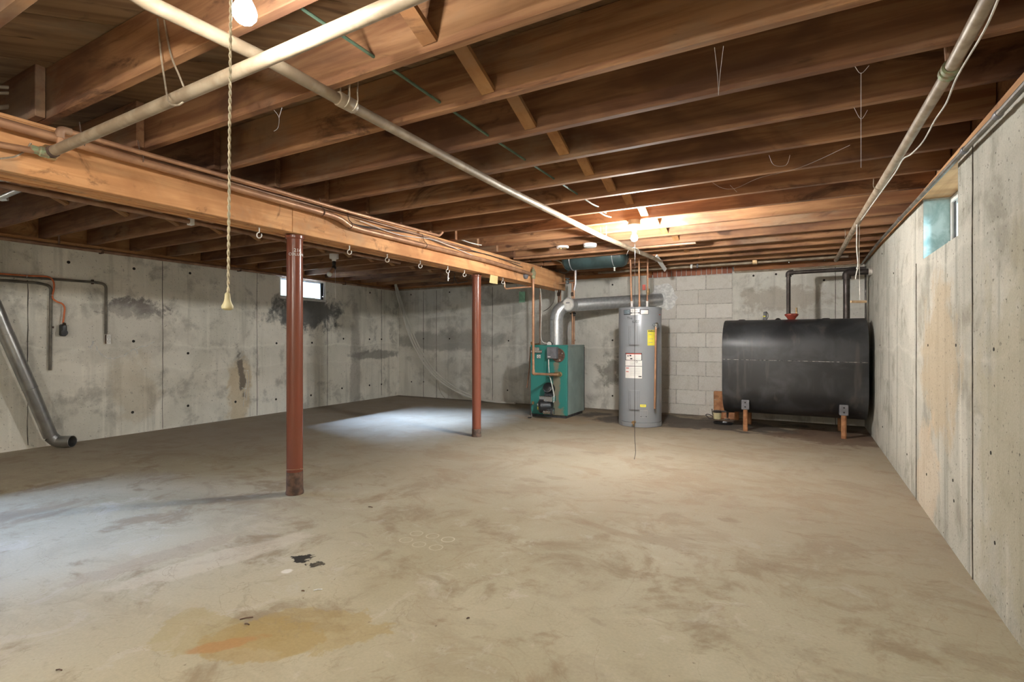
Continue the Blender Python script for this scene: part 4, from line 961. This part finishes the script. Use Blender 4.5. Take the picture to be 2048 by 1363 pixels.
for i, (u, y, z0, z1, r, lab, m) in enumerate(((1080, 6.95, .99, 1.98, .010, 'thin copper riser just left of the flue elbow', 'copper_dull'),
        (1117, 7.12, 1.02, 1.95, .013, 'dark copper riser behind the flue elbow, left of a close pair', 'copper_dull'),
        (1121, 7.16, 1.02, 1.98, .011, 'copper riser behind the flue elbow, right of a close pair', 'copper'),
        (1144.5, 7.0, 1.0, 1.90, .011, 'left one of two touching copper risers behind the round draft flap', 'copper'),
        (1148, 7.03, 1.0, 1.92, .012, 'right one of two touching copper risers behind the round draft flap', 'copper'))):
    q = P(u, 600, y=y); t = thing('copper_riser', lab, 'pipe', (q.x, y, z0), g)
    obj('pipe_run', MB().tube([(q.x, y, z0), (q.x, y, z1)], r, 12), m, t)
    if i in (1, 3): obj('union', MB().lathe([(r+.003, -.03), (r+.010, -.02), (r+.010, .02), (r+.003, .03)], (q.x, y, P(u, 588, y=y).z), n=10), 'rust', t)
    if i == 4: obj('stop_valve', MB().lathe([(.016, -.03), (.024, -.02), (.024, .02), (.016, .03)], (q.x, y, P(u, 628, y=y).z), n=10).tube([(q.x-.05, y-.03, P(u, 627, y=y).z), (q.x+.04, y-.03, P(u, 627, y=y).z)], .009, 8), 'black', t)
t = thing('copper_branch', 'level copper branch with a blue-green valve above the flue elbow', 'pipe', tuple(P(1110, 567, y=6.6)), g)
obj('pipe_run', MB().tube([P(1081, 567, y=6.6), P(1130, 566, y=6.6), P(1149, 564, y=6.6), P(1150, 530, y=6.55)], .010, 10, bend=.02), 'copper', t)
q = P(1135, 562, y=6.58); obj('valve_body', MB().lathe([(.014, -.04), (.022, -.03), (.022, .0), (.012, .02), (.012, .03)], q, n=12), 'blueg', t)
obj('valve_handle', MB().lathe([(.012, .03), (.030, .032), (.030, .040), (.01, .042)], q, n=14), 'blueg', t)
# cable from junction box
t = thing('boiler_cable', 'white cable looping from a small grey box down to the boiler controls', 'cable', tuple(P(1097, 520, y=6.4)))
bxq = P(1097, 519, y=6.3)
obj('junction_box', MB().bevbox((bxq.x-.05, 6.26, bxq.z-.03), (bxq.x+.04, 6.34, bxq.z+.03), .004), 'grey', t)
pw = [(1103,525),(1092,526),(1083,533),(1078,545),(1078,560),(1082,590),(1083,620),(1082,650),(1082,675),(1086,684),(1094,686)]
obj('cable_run', MB().tube(smooth_curve([P(u, v, y=6.4) for u, v in pw], 6), .006, 8), 'wirewhite', t)
obj('cable_run', MB().tube(smooth_curve([P(u, v, y=6.3) for u, v in ((1104,519),(1115,521),(1125,526))], 6), .008, 8), 'wirewhite', t)
mb = MB()
for pw, m in (([(1095,542),(1098,550),(1103,553),(1109,550),(1112,543),(1112,532)], 0), ([(1118,541),(1126,545),(1133,545),(1138,541),(1141,533)], 0), ([(1075,535),(1073,545),(1079,555),(1081,570)], 0), ([(1110,545),(1111,570),(1108,600),(1098,615),(1087,622)], 0)):
    mb.tube(smooth_curve([P(u, v, y=6.75) for u, v in pw], 6), .0055, 6)
single('cable_bundle', mb, 'conduit', 'grey looping cables where the beam ends above the boiler', 'cable')
single('round_box', MB().lathe([(.04, 0), (.042, .03), (.03, .034), (.012, .05)], P(1049, 551, x=-2.95), (1,0,0), n=16), 'grey', 'small round grey sensor on the side of the beam left of the green valve', 'sensor')

# ------------------------------------------------------------------ water heater
hc = Vector((-1.725, 6.445, 0)); HR = .262; HT = 1.468
_a = P(1280, 700, d=1); hc = Vector((_a.x*6.50, _a.y*6.50, 0))
t = thing('water_heater', 'tall grey cylindrical electric water heater between the boiler and the oil tank', 'water heater', tuple(hc))
obj('tank_shell', MB().lathe([(HR-.01, .055), (HR, .062), (HR, 1.0), (HR, HT-.03), (HR-.004, HT-.018)], hc, n=64), 'heater', t)
obj('base_ring', MB().lathe([(HR+.003, 0.004), (HR+.003, .055), (HR-.004, .058)], hc, n=64), 'heater', t)
obj('top_lid', MB().lathe([(HR+.004, HT-.030), (HR+.005, HT-.006), (HR-.004, HT), (.001, HT+.004)], hc, n=64), 'heater', t)
def hang(u):  # angle on the shell of a pixel column
    a = P(u, 700, d=1.0); dx, dy = a.x, a.y; A = dx*dx+dy*dy; B = -2*(dx*hc.x+dy*hc.y); Cq = hc.x**2+hc.y**2-HR**2
    k = (-B-math.sqrt(max(0, B*B-4*A*Cq)))/(2*A); return math.atan2(dy*k-hc.y, dx*k-hc.x), k
def hz(u, v): return H+(CY-v)/F*hang(u)[1]
def patch(u0, u1, v0, v1, mat, name, par, off=.0012, th=.001, um=None):
    a0, a1 = hang(u0)[0], hang(u1)[0]; um = um or (u0+u1)/2; z0, z1 = hz(um, v1), hz(um, v0)
    n = max(2, int(abs(u1-u0)/3)+1); vs = []; fs = []
    for i in range(n+1):
        a = a0+(a1-a0)*i/n
        for rr in (HR+off-th, HR+off):
            for z in (z0, z1): vs.append((hc.x+math.cos(a)*rr, hc.y+math.sin(a)*rr, z))
    for i in range(n):
        o = i*4; p = o+4; fs += [(o+2, p+2, p+3, o+3), (o+3, p+3, p+1, o+1), (o, p, p+2, o+2)]
    fs += [(0, 2, 3, 1), (n*4, n*4+1, n*4+3, n*4+2)]
    return obj(name, MB().add(vs, fs), mat, par)
for v0, v1 in ((651, 690), (780, 819)):
    p_ = patch(1259.5, 1279, v0, v1, 'heater', 'element_cover', t, .018, .018)
    patch(1263, 1275.5, v0+1, v1-2, 'heater', 'cover_face', p_, .021, .004)
    patch(1259.5, 1279, v1-1.2, v1, 'grey', 'cover_lip', p_, .0205, .003)
    for ua in (1259.6, 1262.6, 1275.4, 1278.6): patch(ua, ua+.45, v0+1, v1-1, 'grey', 'cover_rib', p_, .0235, .003)
# maker's badge
bg_ = patch(1248, 1297, 618.5, 628.5, 'ink', 'badge', t, .003, .003)
patch(1248.8, 1260, 619.7, 627.6, 'blueg', 'badge_panel', bg_, .0042, .001); patch(1281.5, 1296, 619.7, 627.6, 'label', 'badge_panel', bg_, .0042, .001)
pn = patch(1261.7, 1279.3, 617.2, 629.6, 'label', 'badge_plate', bg_, .006, .003)
patch(1261.7, 1279.3, 624.3, 626.5, 'ink', 'badge_stripe', bg_, .0066, .001); patch(1265, 1276, 624.9, 625.9, 'label', 'badge_word', bg_, .0072, .001)
an = hang(1265)[0]; zc_ = hz(1270, 621)
obj('badge_ring', MB().torus((hc.x+math.cos(an)*(HR+.0065), hc.y+math.sin(an)*(HR+.0065), zc_), .0085, .0014, (math.cos(an), math.sin(an), 0), n=14, m=4), 'ink', bg_)
cyl_text('State', .016, hc, HR+.0065, hang(1273)[0], zc_, 'ink', bg_, 'badge_word')
# pencil writing on the shell
cyl_text('The', .045, hc, HR+.0008, hang(1259.5)[0], hz(1259.5, 636), 'dark', t, 'pencil_note')
cyl_text('6/07', .050, hc, HR+.0008, hang(1271.5)[0], hz(1271.5, 643), 'dark', t, 'pencil_note')
# warning label
wl_ = patch(1251, 1284, 705.5, 756, 'label', 'warning_label', t, .0015, .0015)
for (u0, u1, v0, v1, m, nm) in ((1251, 1284, 705.5, 706.3, 'ink', 'label_border'), (1251, 1252, 705.5, 720, 'ink', 'label_border'), (1282.6, 1284, 705.5, 720.5, 'ink', 'label_border'), (1251, 1284, 719.4, 720.4, 'ink', 'label_border'),
    (1252, 1282.6, 706.3, 708, 'red', 'red_band'), (1251, 1284, 731.3, 732.4, 'ink', 'label_rule'), (1252.2, 1258, 734.6, 736.2, 'red', 'red_print'), (1252.2, 1257.5, 742, 743.4, 'red', 'red_print'), (1277, 1283, 751.5, 753.6, 'ink', 'label_code'),
    (1255, 1257.5, 710.2, 712.4, 'ink', 'pictogram'), (1259.2, 1262.8, 709.4, 712, 'ink', 'pictogram'), (1260.5, 1264.8, 715.6, 718, 'ink', 'pictogram')):
    patch(u0, u1, v0, v1, m, nm, wl_, .0022, .0008)
for k in range(13):
    v = 709.5+k*3.3
    if abs(v-731.8) < 1.4 or abs(v-719.9) < 1.4: continue
    patch(1271, 1281.5, v, v+.5, 'inkgrey', 'print_line', wl_, .0020, .0006)
    if k > 3: patch(1260, 1269, v, v+.5, 'inkgrey', 'print_line', wl_, .0020, .0006)
an = hang(1273.5)[0]; obj('pictogram', MB().torus((hc.x+math.cos(an)*(HR+.002), hc.y+math.sin(an)*(HR+.002), hz(1273, 723)), .011, .0018, (math.cos(an), math.sin(an), 0), n=14, m=4), 'ink', wl_)
eg = patch(1295, 1312, 659.5, 690.5, 'yellow', 'energy_label', t, .0015, .0015)
cyl_text('ENERGY', .026, hc, HR+.0018, hang(1303.5)[0], hz(1303, 662), 'ink', eg, 'label_print', bold=.0012)
for k, (v, u1) in enumerate(((668, 1303), (677, 1306), (684, 1305))): patch(1297, u1, v, v+.9, 'inkgrey', 'print_line', eg, .0022, .0006)
ys = patch(1280, 1292, 808.5, 813.5, 'yellow', 'small_sticker', t, .0015, .0015); patch(1282, 1290, 810.5, 811.3, 'inkgrey', 'print_line', ys, .002, .0005)
rp = patch(1280, 1295, 820, 834.5, 'inkgrey', 'rating_plate', t, .0015, .0015); patch(1280.6, 1294.4, 820.8, 833.7, 'heater', 'plate_face', rp, .002, .0005)
for v in (823, 826, 829): patch(1282, 1292, v, v+.5, 'inkgrey', 'print_line', rp, .0025, .0005)
for u in (1280.9, 1291.5): patch(u, u+2, 832, 833.4, 'ink', 'print_mark', rp, .0026, .0005)
# relief valve + discharge pipe
an, k_ = hang(1306); q = Vector((hc.x+math.cos(an)*HR, hc.y+math.sin(an)*HR, hz(1306, 649))); nr = Vector((math.cos(an), math.sin(an), 0))
obj('relief_valve', MB().lathe([(.014, 0), (.014, .03), (.024, .035), (.024, .075), (.012, .08)], q, nr, n=14).lathe([(.02, -.03), (.022, 0), (.012, .02)], q+nr*.055, n=12), 'chrome', t)
obj('valve_lever', MB().bevbox((q.x+nr.x*.05+.005, q.y+nr.y*.05-.01, q.z-.05), (q.x+nr.x*.05+.035, q.y+nr.y*.05+.01, q.z-.01), .003), 'dark', t)
q2 = P(1309.5, 817, d=(q+nr*.055-Vector((0,0,0))).dot(Vector((-S_, K_, 0))))
obj('discharge_pipe', MB().tube([q+nr*.055-Vector((0,0,.03)), q2], .0125, 12), 'copper', t)
an, k_ = hang(1269); q = Vector((hc.x+math.cos(an)*HR, hc.y+math.sin(an)*HR, hz(1269, 843))); nr = Vector((math.cos(an), math.sin(an), 0))
obj('drain_tap', MB().lathe([(.018, 0), (.018, .02), (.012, .025), (.012, .05), (.020, .055), (.020, .065)], q, nr, n=14).lathe([(.009, -.045), (.009, 0)], q+nr*.035, n=10), 'brass', t)
sd = patch(1318, 1320.6, 628, 629.6, 'red', 'side_sticker', t, .0015, .001)
# water pipes up into the joists
g = 'copper pipes above the water heater'
for i, (u0, v0, u1, lab, mm) in enumerate(((1263.5, 612, 1261, 'leftmost of the three copper pipes above the water heater', 'copper'), (1279, 611, 1278, 'middle of the three copper pipes above the water heater', 'copper'), (1294.5, 612, 1295.5, 'rightmost of the three copper pipes above the water heater, with a red valve', 'copper'))):
    q = P(u0, v0, d=6.5); q.z = HT; x, y = q.x, q.y
    tt = thing('copper_pipe', lab, 'pipe', (x, y, HT), g)
    zt_ = 2.12; tp = P(u1, 520, d=6.5)
    obj('pipe_run', MB().tube([(x, y, HT), (x+(tp.x-x)*.6, y+(tp.y-y)*.6, 1.8), (tp.x, tp.y, zt_)], .0115, 12), mm, tt)
    obj('nipple', MB().lathe([(.018, 0), (.018, .02), (.014, .03), (.014, .06), (.017, .062), (.017, .085)], (x, y, HT), n=12), 'white' if i != 1 else 'copper', tt)
    if i == 2:
        zq = P(1294, 583, d=6.5).z
        obj('ball_valve', MB().lathe([(.014, -.04), (.020, -.03), (.022, 0), (.020, .03), (.014, .04)], (x+.01, y, zq), n=12), 'brass', tt)
        obj('valve_handle', MB().bevbox((x-.055, y-.03, zq+.02), (x-.015, y-.02, zq+.09), .004), 'redpaint', tt)

# ------------------------------------------------------------------ oil tank
X0, X1 = -0.785, 0.655; TY0, TY1 = 6.545, 7.215; TZ0, TZ1 = .185, 1.305; R = (TY1-TY0)/2; cy = (TY0+TY1)/2
t = thing('oil_tank', 'large black steel heating oil tank on rusty legs in the right corner', 'oil tank', ((X0+X1)/2, cy, 0))
prof = []
for i in range(25):
    a = math.pi*i/24; prof.append((math.cos(a)*-R, TZ1-R+math.sin(a)*R))
for i in range(25):
    a = math.pi*i/24; prof.append((math.cos(a)*R, TZ0+R-math.sin(a)*R))
n = len(prof); mb = MB(); zc = (TZ0+TZ1)/2
lay = [(X0+.004, .93), (X0, .965), (X0, .988), (X0+.012, 1.0), (X1-.012, 1.0), (X1, .988), (X1, .965), (X1-.004, .93)]
vs = []
for x, s_ in lay:
    for y, z in prof:
        dy = y*s_; k_ = (z-zc); k_ = k_*(1-(1-s_)*R/abs(TZ1-zc)) if True else k_
        vs.append((x, cy+dy, zc+k_))
fs = []
for L in range(len(lay)-1):
    for i in range(n):
        j = (i+1) % n; fs.append((L*n+i, (L+1)*n+i, (L+1)*n+j, L*n+j))
fs += [tuple(range(n)), tuple((len(lay)-1)*n+i for i in range(n-1, -1, -1))]
obj('tank_shell', MB().add(vs, fs), 'tank', t)
zs0, zs1 = P(1450, 718, y=TY0).z, P(1740, 723, y=TY0).z
obj('weld_seam', MB().tube([(X0+.01, TY0+.000, zs0), (X1-.01, TY0+.000, zs1-.01)], .0035, 6), 'weld', t)
for u in (1484, 1556, 1652): 
    q = P(u, 640, y=cy); obj('bung', MB().lathe([(.05, TZ1-.012), (.035, TZ1+.006), (.02, TZ1+.008)] if u != 1556 else [(.05, TZ1-.015), (.02, TZ1+.012), (.012, TZ1+.018)], (q.x, cy, 0), n=16), 'iron', t)
for x in (P(1491, 861, z=0).x, P(1688.6, 878.6, z=0).x):
    for s_, yy in ((-1, 6.60), (1, 7.16)):
        lg = obj('leg', MB().tube([(x, yy, 0), (x, yy, .30)], .026, 14), 'leg_rust', t)
        obj('leg_bracket', MB().bevbox((x-.042, yy-.03, .25), (x+.042, yy+.045*(-s_)+.02, .365), .006), 'grey', lg)
        if s_ < 0:
            for dz in (.285, .335): obj('bolt', MB().lathe([(.010, 0), (.010, .008)], (x, yy-.03, dz), (0,-1,0), n=6), 'black', lg)
# vent whistle and gauge
q = P(1530, 640, y=cy)
t2 = thing('tank_gauge', 'small grey float gauge on top of the oil tank', 'gauge', (q.x, cy, TZ1))
obj('vial', MB().lathe([(.024, 0), (.024, .02), (.018, .022), (.018, .085), (.020, .09), (.010, .10)], (q.x, cy, TZ1-.004), n=14), 'grey', t2)
obj('gauge_band', MB().lathe([(.0195, .035), (.0195, .048)], (q.x-.004, cy, TZ1), n=14), 'yellow', t2)
obj('gauge_loop', MB().tube([(q.x+.01, cy, TZ1+.10), (q.x+.032, cy, TZ1+.075), (q.x+.034, cy, TZ1+.03), (q.x+.02, cy, TZ1+.005)], .004, 6, bend=.01), 'dark', t2)
g = 'black iron pipes on the oil tank'
qv = P(1693, 600, y=6.86); qf = P(1577, 600, y=6.90)
t2 = thing('iron_pipe', 'slimmer black iron pipe standing on the red fitting of the oil tank', 'pipe', (qf.x, qf.y, TZ1), g)
zf = P(1577, 545, y=6.9).z; zv = P(1693, 545, y=6.86).z
obj('pipe_run', MB().tube([(qf.x, 6.9, TZ1+.06), (qf.x, 6.9, zf-.02)], .0225, 16), 'iron', t2)
obj('pipe_run', MB().tube([(qf.x+.02, 6.9, zf), (.66, 6.9, zf)], .0225, 16), 'iron', t2)
obj('elbow', MB().tube([(qf.x, 6.9, zf-.05), (qf.x, 6.9, zf), (qf.x+.05, 6.9, zf)], .031, 16, bend=.035), 'iron', t2)
q = P(1583, 633, y=6.88)
obj('red_fitting', MB().lathe([(.03, -.005), (.055, .03), (.072, .05), (.072, .065), (.06, .07)], (q.x, 6.89, TZ1-.003), n=20), 'redpaint', t2, label='red tank fitting')
obj('brass_stub', MB().tube([(q.x+.05, 6.89, TZ1+.06), (q.x+.05, 6.89, TZ1+.135)], .011, 10), 'brass', t2)
t2 = thing('iron_pipe', 'thicker black iron vent pipe on the oil tank beside the right wall', 'pipe', (qv.x, 6.86, TZ1), g)
obj('pipe_run', MB().tube([(qv.x, 6.86, TZ1-.01), (qv.x, 6.86, zv-.02)], .033, 18), 'iron', t2)
obj('pipe_run', MB().tube([(qv.x, 6.86, zv), (xr(6.86)+.01, 6.86, zv)], .033, 18), 'iron', t2)
obj('elbow', MB().tube([(qv.x, 6.86, zv-.07), (qv.x, 6.86, zv), (qv.x+.07, 6.86, zv)], .042, 18, bend=.05), 'iron', t2)
obj('wall_collar', MB().tube([(xr(6.86)-.035, 6.86, zv), (xr(6.86), 6.86, zv)], .042, 18), 'mortar', t2)
single('thin_pipe', MB().tube([P(1731, 532, y=7.45), P(1731.5, 640, y=7.45)], .010, 10), 'iron', 'thin dark pipe standing in the right back corner behind the oil tank', 'pipe')
# filter, line, board, tray
t2 = thing('oil_filter', 'cream canister oil filter with a dark lid beside the oil tank', 'oil filter', tuple(P(1434, 838, y=6.95)))
q = P(1434.5, 829, y=6.95)
obj('canister', MB().lathe([(.025, -.058), (.042, -.050), (.046, -.03), (.050, .03)], q, n=24), 'cream', t2)
obj('lid', MB().lathe([(.054, .030), (.054, .045), (.045, .055), (.02, .06)], q, n=24), 'iron', t2)
obj('fitting', MB().tube([q+Vector((.05, 0, .045)), q+Vector((.20, 0, .055))], .012, 8).lathe([(.010, -.07), (.015, 0)], q+Vector((.12, 0, .04)), n=8).tube([q+Vector((.09, 0, -.045)), q+Vector((.15, 0, -.045))], .007, 8), 'iron', t2)
pw = [(1424,817),(1424.5,825),(1427,834),(1420,836),(1413,831),(1412,828.5),(1417,828),(1424,831),(1429,836)]
obj('copper_line', MB().tube(smooth_curve([P(u, v, y=6.95) for u, v in pw], 6), .005, 8), 'iron', t2)
a, b = P(1427.5, 781, y=7.45), P(1462, 817, y=7.45)
t2 = thing('leaning_board', 'reddish brown panel leaning behind the left end of the oil tank', 'panel', (a.x, 7.45, 0))
obj('panel_face', MB().bevbox((a.x, 7.43, 0.0), (b.x+.1, 7.46, a.z), .012), 'leg_rust', t2)
obj('panel_slot', MB().box((a.x+.01, 7.425, a.z-.12), (a.x+.05, 7.43, a.z-.112)), 'wire', t2)
q = P(1446, 848, z=0.0)
t2 = thing('drip_tray', 'small black oval tray on the floor under the oil filter', 'tray', (q.x, q.y, 0))
mb = MB()
pts = [(math.cos(a)*.125, math.sin(a)*.06) for a in [2*math.pi*i/28 for i in range(28)]]
vs = []; 
for s_, z in ((.85, 0.001), (1.0, .028), (.93, .030), (.80, .010)): vs += [(q.x+x*s_, q.y+y*s_, z) for x, y in pts]
fs = [tuple(range(27, -1, -1)), tuple(3*28+i for i in range(28))]
for L in range(3):
    for i in range(28): fs.append((L*28+i, L*28+(i+1) % 28, (L+1)*28+(i+1) % 28, (L+1)*28+i))
obj('tray_body', mb.add(vs, fs), 'black', t2)

# ------------------------------------------------------------------ left wall fittings
def onl(u, v, off=.0):
    y = P(u, v, x=-6.6).y; return P(u, v, x=xl(y)+off)
def conduit(label, uvs, r, mat, grp, bend=.12, nm='wall_conduit', cat='conduit'):
    t = thing(nm, label, cat, tuple(onl(*uvs[-1])), grp)
    pts = [onl(u, v, r+.012) for u, v in uvs]
    obj('conduit_run', MB().tube(pts, r, 10, bend=bend), mat, t); return t
g = 'conduits on the left wall'
t = conduit('grey conduit bending down to the white socket on the left wall', [(-60, 545), (0, 550), (188, 564), (212, 568), (212, 668)], .013, 'conduit', g, .22)
obj('conduit_strap', MB().box(onl(182, 559, 0), onl(188, 568, .03)), 'rust', t)
t = conduit('dark conduit bending down and ending bare low on the left wall', [(-60, 557), (0, 560), (80, 566), (102, 572), (100, 740)], .013, 'conduit', g, .25)
obj('conduit_strap', MB().box(onl(97, 652, 0), onl(108, 656, .028)), 'rust', t)
pts = [(-60,543),(0,547),(55,551),(94,553),(106,561),(108,575),(105,590),(106,597),(114,603),(124,607),(129,615),(128,630),(126,646)]
t = thing('orange_cable', 'orange cable winding down the left wall to the black socket', 'cable', tuple(onl(126, 646)))
obj('cable_run', MB().tube(smooth_curve([onl(u, v, .035) for u, v in pts], 6), .008, 8), 'orange', t)
for u, v in ((53, 552), (104, 590)): obj('cable_tie', MB().torus(onl(u, v, .03), .014, .0025, (0,1,0) if u == 53 else (0,0,1), n=12, m=5), 'wirewhite', t)
a, b = onl(117, 648, .002), onl(135, 672, .075)
t = thing('range_socket', 'black heavy-duty socket at the end of the orange cable', 'socket', (a.x, (a.y+b.y)/2, b.z))
obj('housing', MB().bevbox((a.x, a.y, b.z), (a.x+.07, b.y, a.z), .012), 'black', t)
cxm = (a.y+b.y)/2
obj('face_disc', MB().lathe([(.030, .07), (.029, .0715)], (a.x, cxm, b.z+.035), (1,0,0), n=20), 'dark', t)
obj('slots', MB().box((a.x+.073, cxm-.022, b.z+.035), (a.x+.076, cxm-.015, b.z+.05)).box((a.x+.073, cxm+.013, b.z+.035), (a.x+.076, cxm+.02, b.z+.05)).box((a.x+.073, cxm-.004, b.z+.014), (a.x+.076, cxm+.004, b.z+.024)), 'ink', t)
obj('cable_clamp', MB().lathe([(.022, 0), (.014, .02)], (a.x+.03, cxm+.01, a.z-.002), n=14), 'chrome', t)
a, b = onl(209.5, 669, .002), onl(221.5, 687, .05)
t = thing('wall_socket', 'small white surface socket at the foot of the grey conduit', 'socket', (a.x, (a.y+b.y)/2, b.z))
obj('back_box', MB().bevbox((a.x, a.y, b.z), (a.x+.040, b.y, a.z), .005), 'rust', t)
obj('face_plate', MB().bevbox((a.x+.040, a.y-.002, b.z-.002), (a.x+.046, b.y+.002, a.z+.002), .002), 'white', t)
ym = (a.y+b.y)/2; zm = (a.z+b.z)/2
mb = MB()
for dz in (.022, -.022): mb.torus((a.x+.0465, ym, zm+dz), .013, .0012, (1,0,0), n=16, m=4).box((a.x+.045, ym-.006, zm+dz-.004), (a.x+.0475, ym-.004, zm+dz+.005)).box((a.x+.045, ym+.004, zm+dz-.004), (a.x+.0475, ym+.006, zm+dz+.005))
mb.lathe([(.003, .045), (.003, .048)], (a.x, ym, zm), (1,0,0), n=8)
obj('outlet_marks', mb, 'inkgrey', t)
# crust of mineral salts on the left wall
mb = MB(); random.seed(5)
for uv in ([(191,692),(197,703),(207,711),(219,716),(232,716),(245,712),(256,705),(268,697),(290,692),(308,684)], [(178,695),(183,688),(187,682)], [(181,696),(187,684)], [(270,697),(275,706)]):
    base = smooth_curve([onl(u, v, .002) for u, v in uv], 4)
    mb.tube([p+Vector((0, random.uniform(-.008,.008), random.uniform(-.008,.008))) for p in base], lambda k: random.uniform(.002, .006), 5)
for uv in ([(489,741),(496,741)], [(492,743),(493,765),(489,790),(487,812)], [(496,741),(497,765),(492,800)], [(484,775),(494,778)]):
    base = smooth_curve([onl(u, v, .002) for u, v in uv], 4)
    mb.tube([p+Vector((0, random.uniform(-.006,.006), random.uniform(-.006,.006))) for p in base], lambda k: random.uniform(.002, .005), 5)
obj('mineral_crust', mb, 'plaster', wl)
# metal leader pipe
t = thing('metal_duct', 'round grey metal duct leaning down the left wall to an open elbow on the floor', 'duct', tuple(P(130, 893, z=0)))
pa, pb = P(0, 636, x=-6.36), P(101, 872, x=-6.40)
pa2 = pa+(pa-pb)*.62; 
dd = (pb-pa).normalized(); el = P(120, 886, x=-6.33); el2 = P(136, 886, x=-6.24)
R_ = .058
k1 = pa.lerp(pb, .12); k2 = pa.lerp(pb, .58)
k1 = P(12, 667, x=-6.37); k2 = P(60, 776, x=-6.385)
obj('duct_section', MB().tube([pa2, k1+dd*.02], R_*.97, 28), 'leader', t)
obj('duct_section', MB().tube([k1, k2+dd*.02], R_, 28), 'leader', t)
obj('duct_section', MB().tube([k2, pb], R_*.98, 28), 'leader', t)
for k_ in (k1, k2): obj('joint_band', MB().torus(k_, R_+.001, .003, dd), 'leader', t)
ep = fillet([pb, Vector((pb.x+.015, pb.y+.045, .062)), Vector((pb.x+.14, pb.y+.12, .062))], .09, 5)
mb = MB(); mb.tube(ep, .056, 28, cap=False); mb.tube(ep[1:], .053, 28, cap=False)
obj('elbow', mb, 'leader', t, sharp=8)
obj('elbow_rim', MB().torus(ep[-1], .0555, .003, ep[-1]-ep[-2]), 'leader', t)
# hoses on the back wall
for i, (off, lab) in enumerate(((0, 'uppermost grey hose sweeping down the far corner to the floor'), (5, 'middle grey hose sweeping down the far corner to the floor'), (-5, 'lowest grey hose sweeping down the far corner to the floor'))):
    uv = [(791,568),(797,592),(809,630),(822,668),(840,706),(866,744),(900,772),(940,792),(985,803),(1030,808)]
    pts = []
    for j, (u, v) in enumerate(uv):
        k = 0.25+.75*math.sin(math.pi*min(1, j/8.0)); yy = 7.52 if j > 0 else 7.50
        p = P(u+off*k*.75, v-off*k*.55, y=yy-.02*i)
        if p.z < .02: p.z = .02
        pts.append(p)
    single('garden_hose', MB().tube(smooth_curve(pts, 6), .0155, 8), 'hose', lab, 'hose', 'hoses on the back wall')
pts = [(915,757),(918,775),(925,790),(940,802),(965,808),(1000,806)]
single('thin_wire', MB().tube(smooth_curve([P(u-40, v, y=7.55) for u, v in pts], 6), .003, 6), 'wire', 'thin wire trailing below the hoses on the back wall', 'wire')

# ------------------------------------------------------------------ cobwebs and debris
def web(lab, strands):
    mb = MB()
    for s_ in strands: mb.tube(smooth_curve([P(u, v, z=z) for u, v, z in s_], 4), .0009, 4)
    single('cobweb', mb, 'web', lab, 'cobweb', 'cobwebs under the joists')
web('cobweb strands hanging in a Y under the second joist right of the braces', [[(1429,95,2.07),(1435,150,2.02),(1437,190,1.98)], [(1447,92,2.07),(1440,150,2.02),(1437,190,1.98)]])
web('long vertical cobweb thread left of the right wall pipe', [[(1722,145,2.05),(1722,220,1.98),(1722,335,1.85)], [(1710,133,2.06),(1722,147,2.05),(1738,131,2.06)], [(1708,215,2.0),(1722,238,1.98),(1735,220,2.0)]])
web('drooping cobweb arc under the middle joists', [[(1425,365,2.06),(1445,376,2.03),(1472,376,2.02),(1520,355,2.04),(1600,335,2.05),(1700,290,2.06)], [(1460,370,2.04),(1474,384,2.0)], [(1538,310,2.06),(1548,330,2.03),(1572,330,2.03),(1580,310,2.06)]])
web('small cobweb tuft below the joist beside the lit near bulb', [[(548,220,2.06),(558,235,2.03),(556,255,2.0),(548,262,1.99)], [(564,215,2.06),(558,235,2.03)]])
for i, (u, v, L, a) in enumerate(((493,1237,.045,.9), (494,1249,.02,.2), (741,1014,.03,.2), (636,1180,.035,.8), (606,1182,.012,.3), (118,1341,.02,.4), (936,1237,.012,1))):
    q = P(u, v, z=0); d_ = Vector((math.cos(a), math.sin(a), 0))*L/2
    single('wood_splinter', MB().tube([q-d_+Vector((0,0,.003)), q+Vector((0,0,.005)), q+d_+Vector((0,0,.003))], .0025, 5), 'rust' if i != 3 else 'plaster',
        ['larger dark splinter lying on the stained patch of the near floor', 'smaller dark splinter beside the larger one on the stained patch', 'dark chip on the floor right of the nearer column foot', 'pale splinter on the floor below the black spot', 'dark crumb on the floor below the black spot', 'dark crumb at the lower left of the near floor', 'dark crumb on the near floor right of the stained patch'][i], 'splinter', 'debris on the floor')
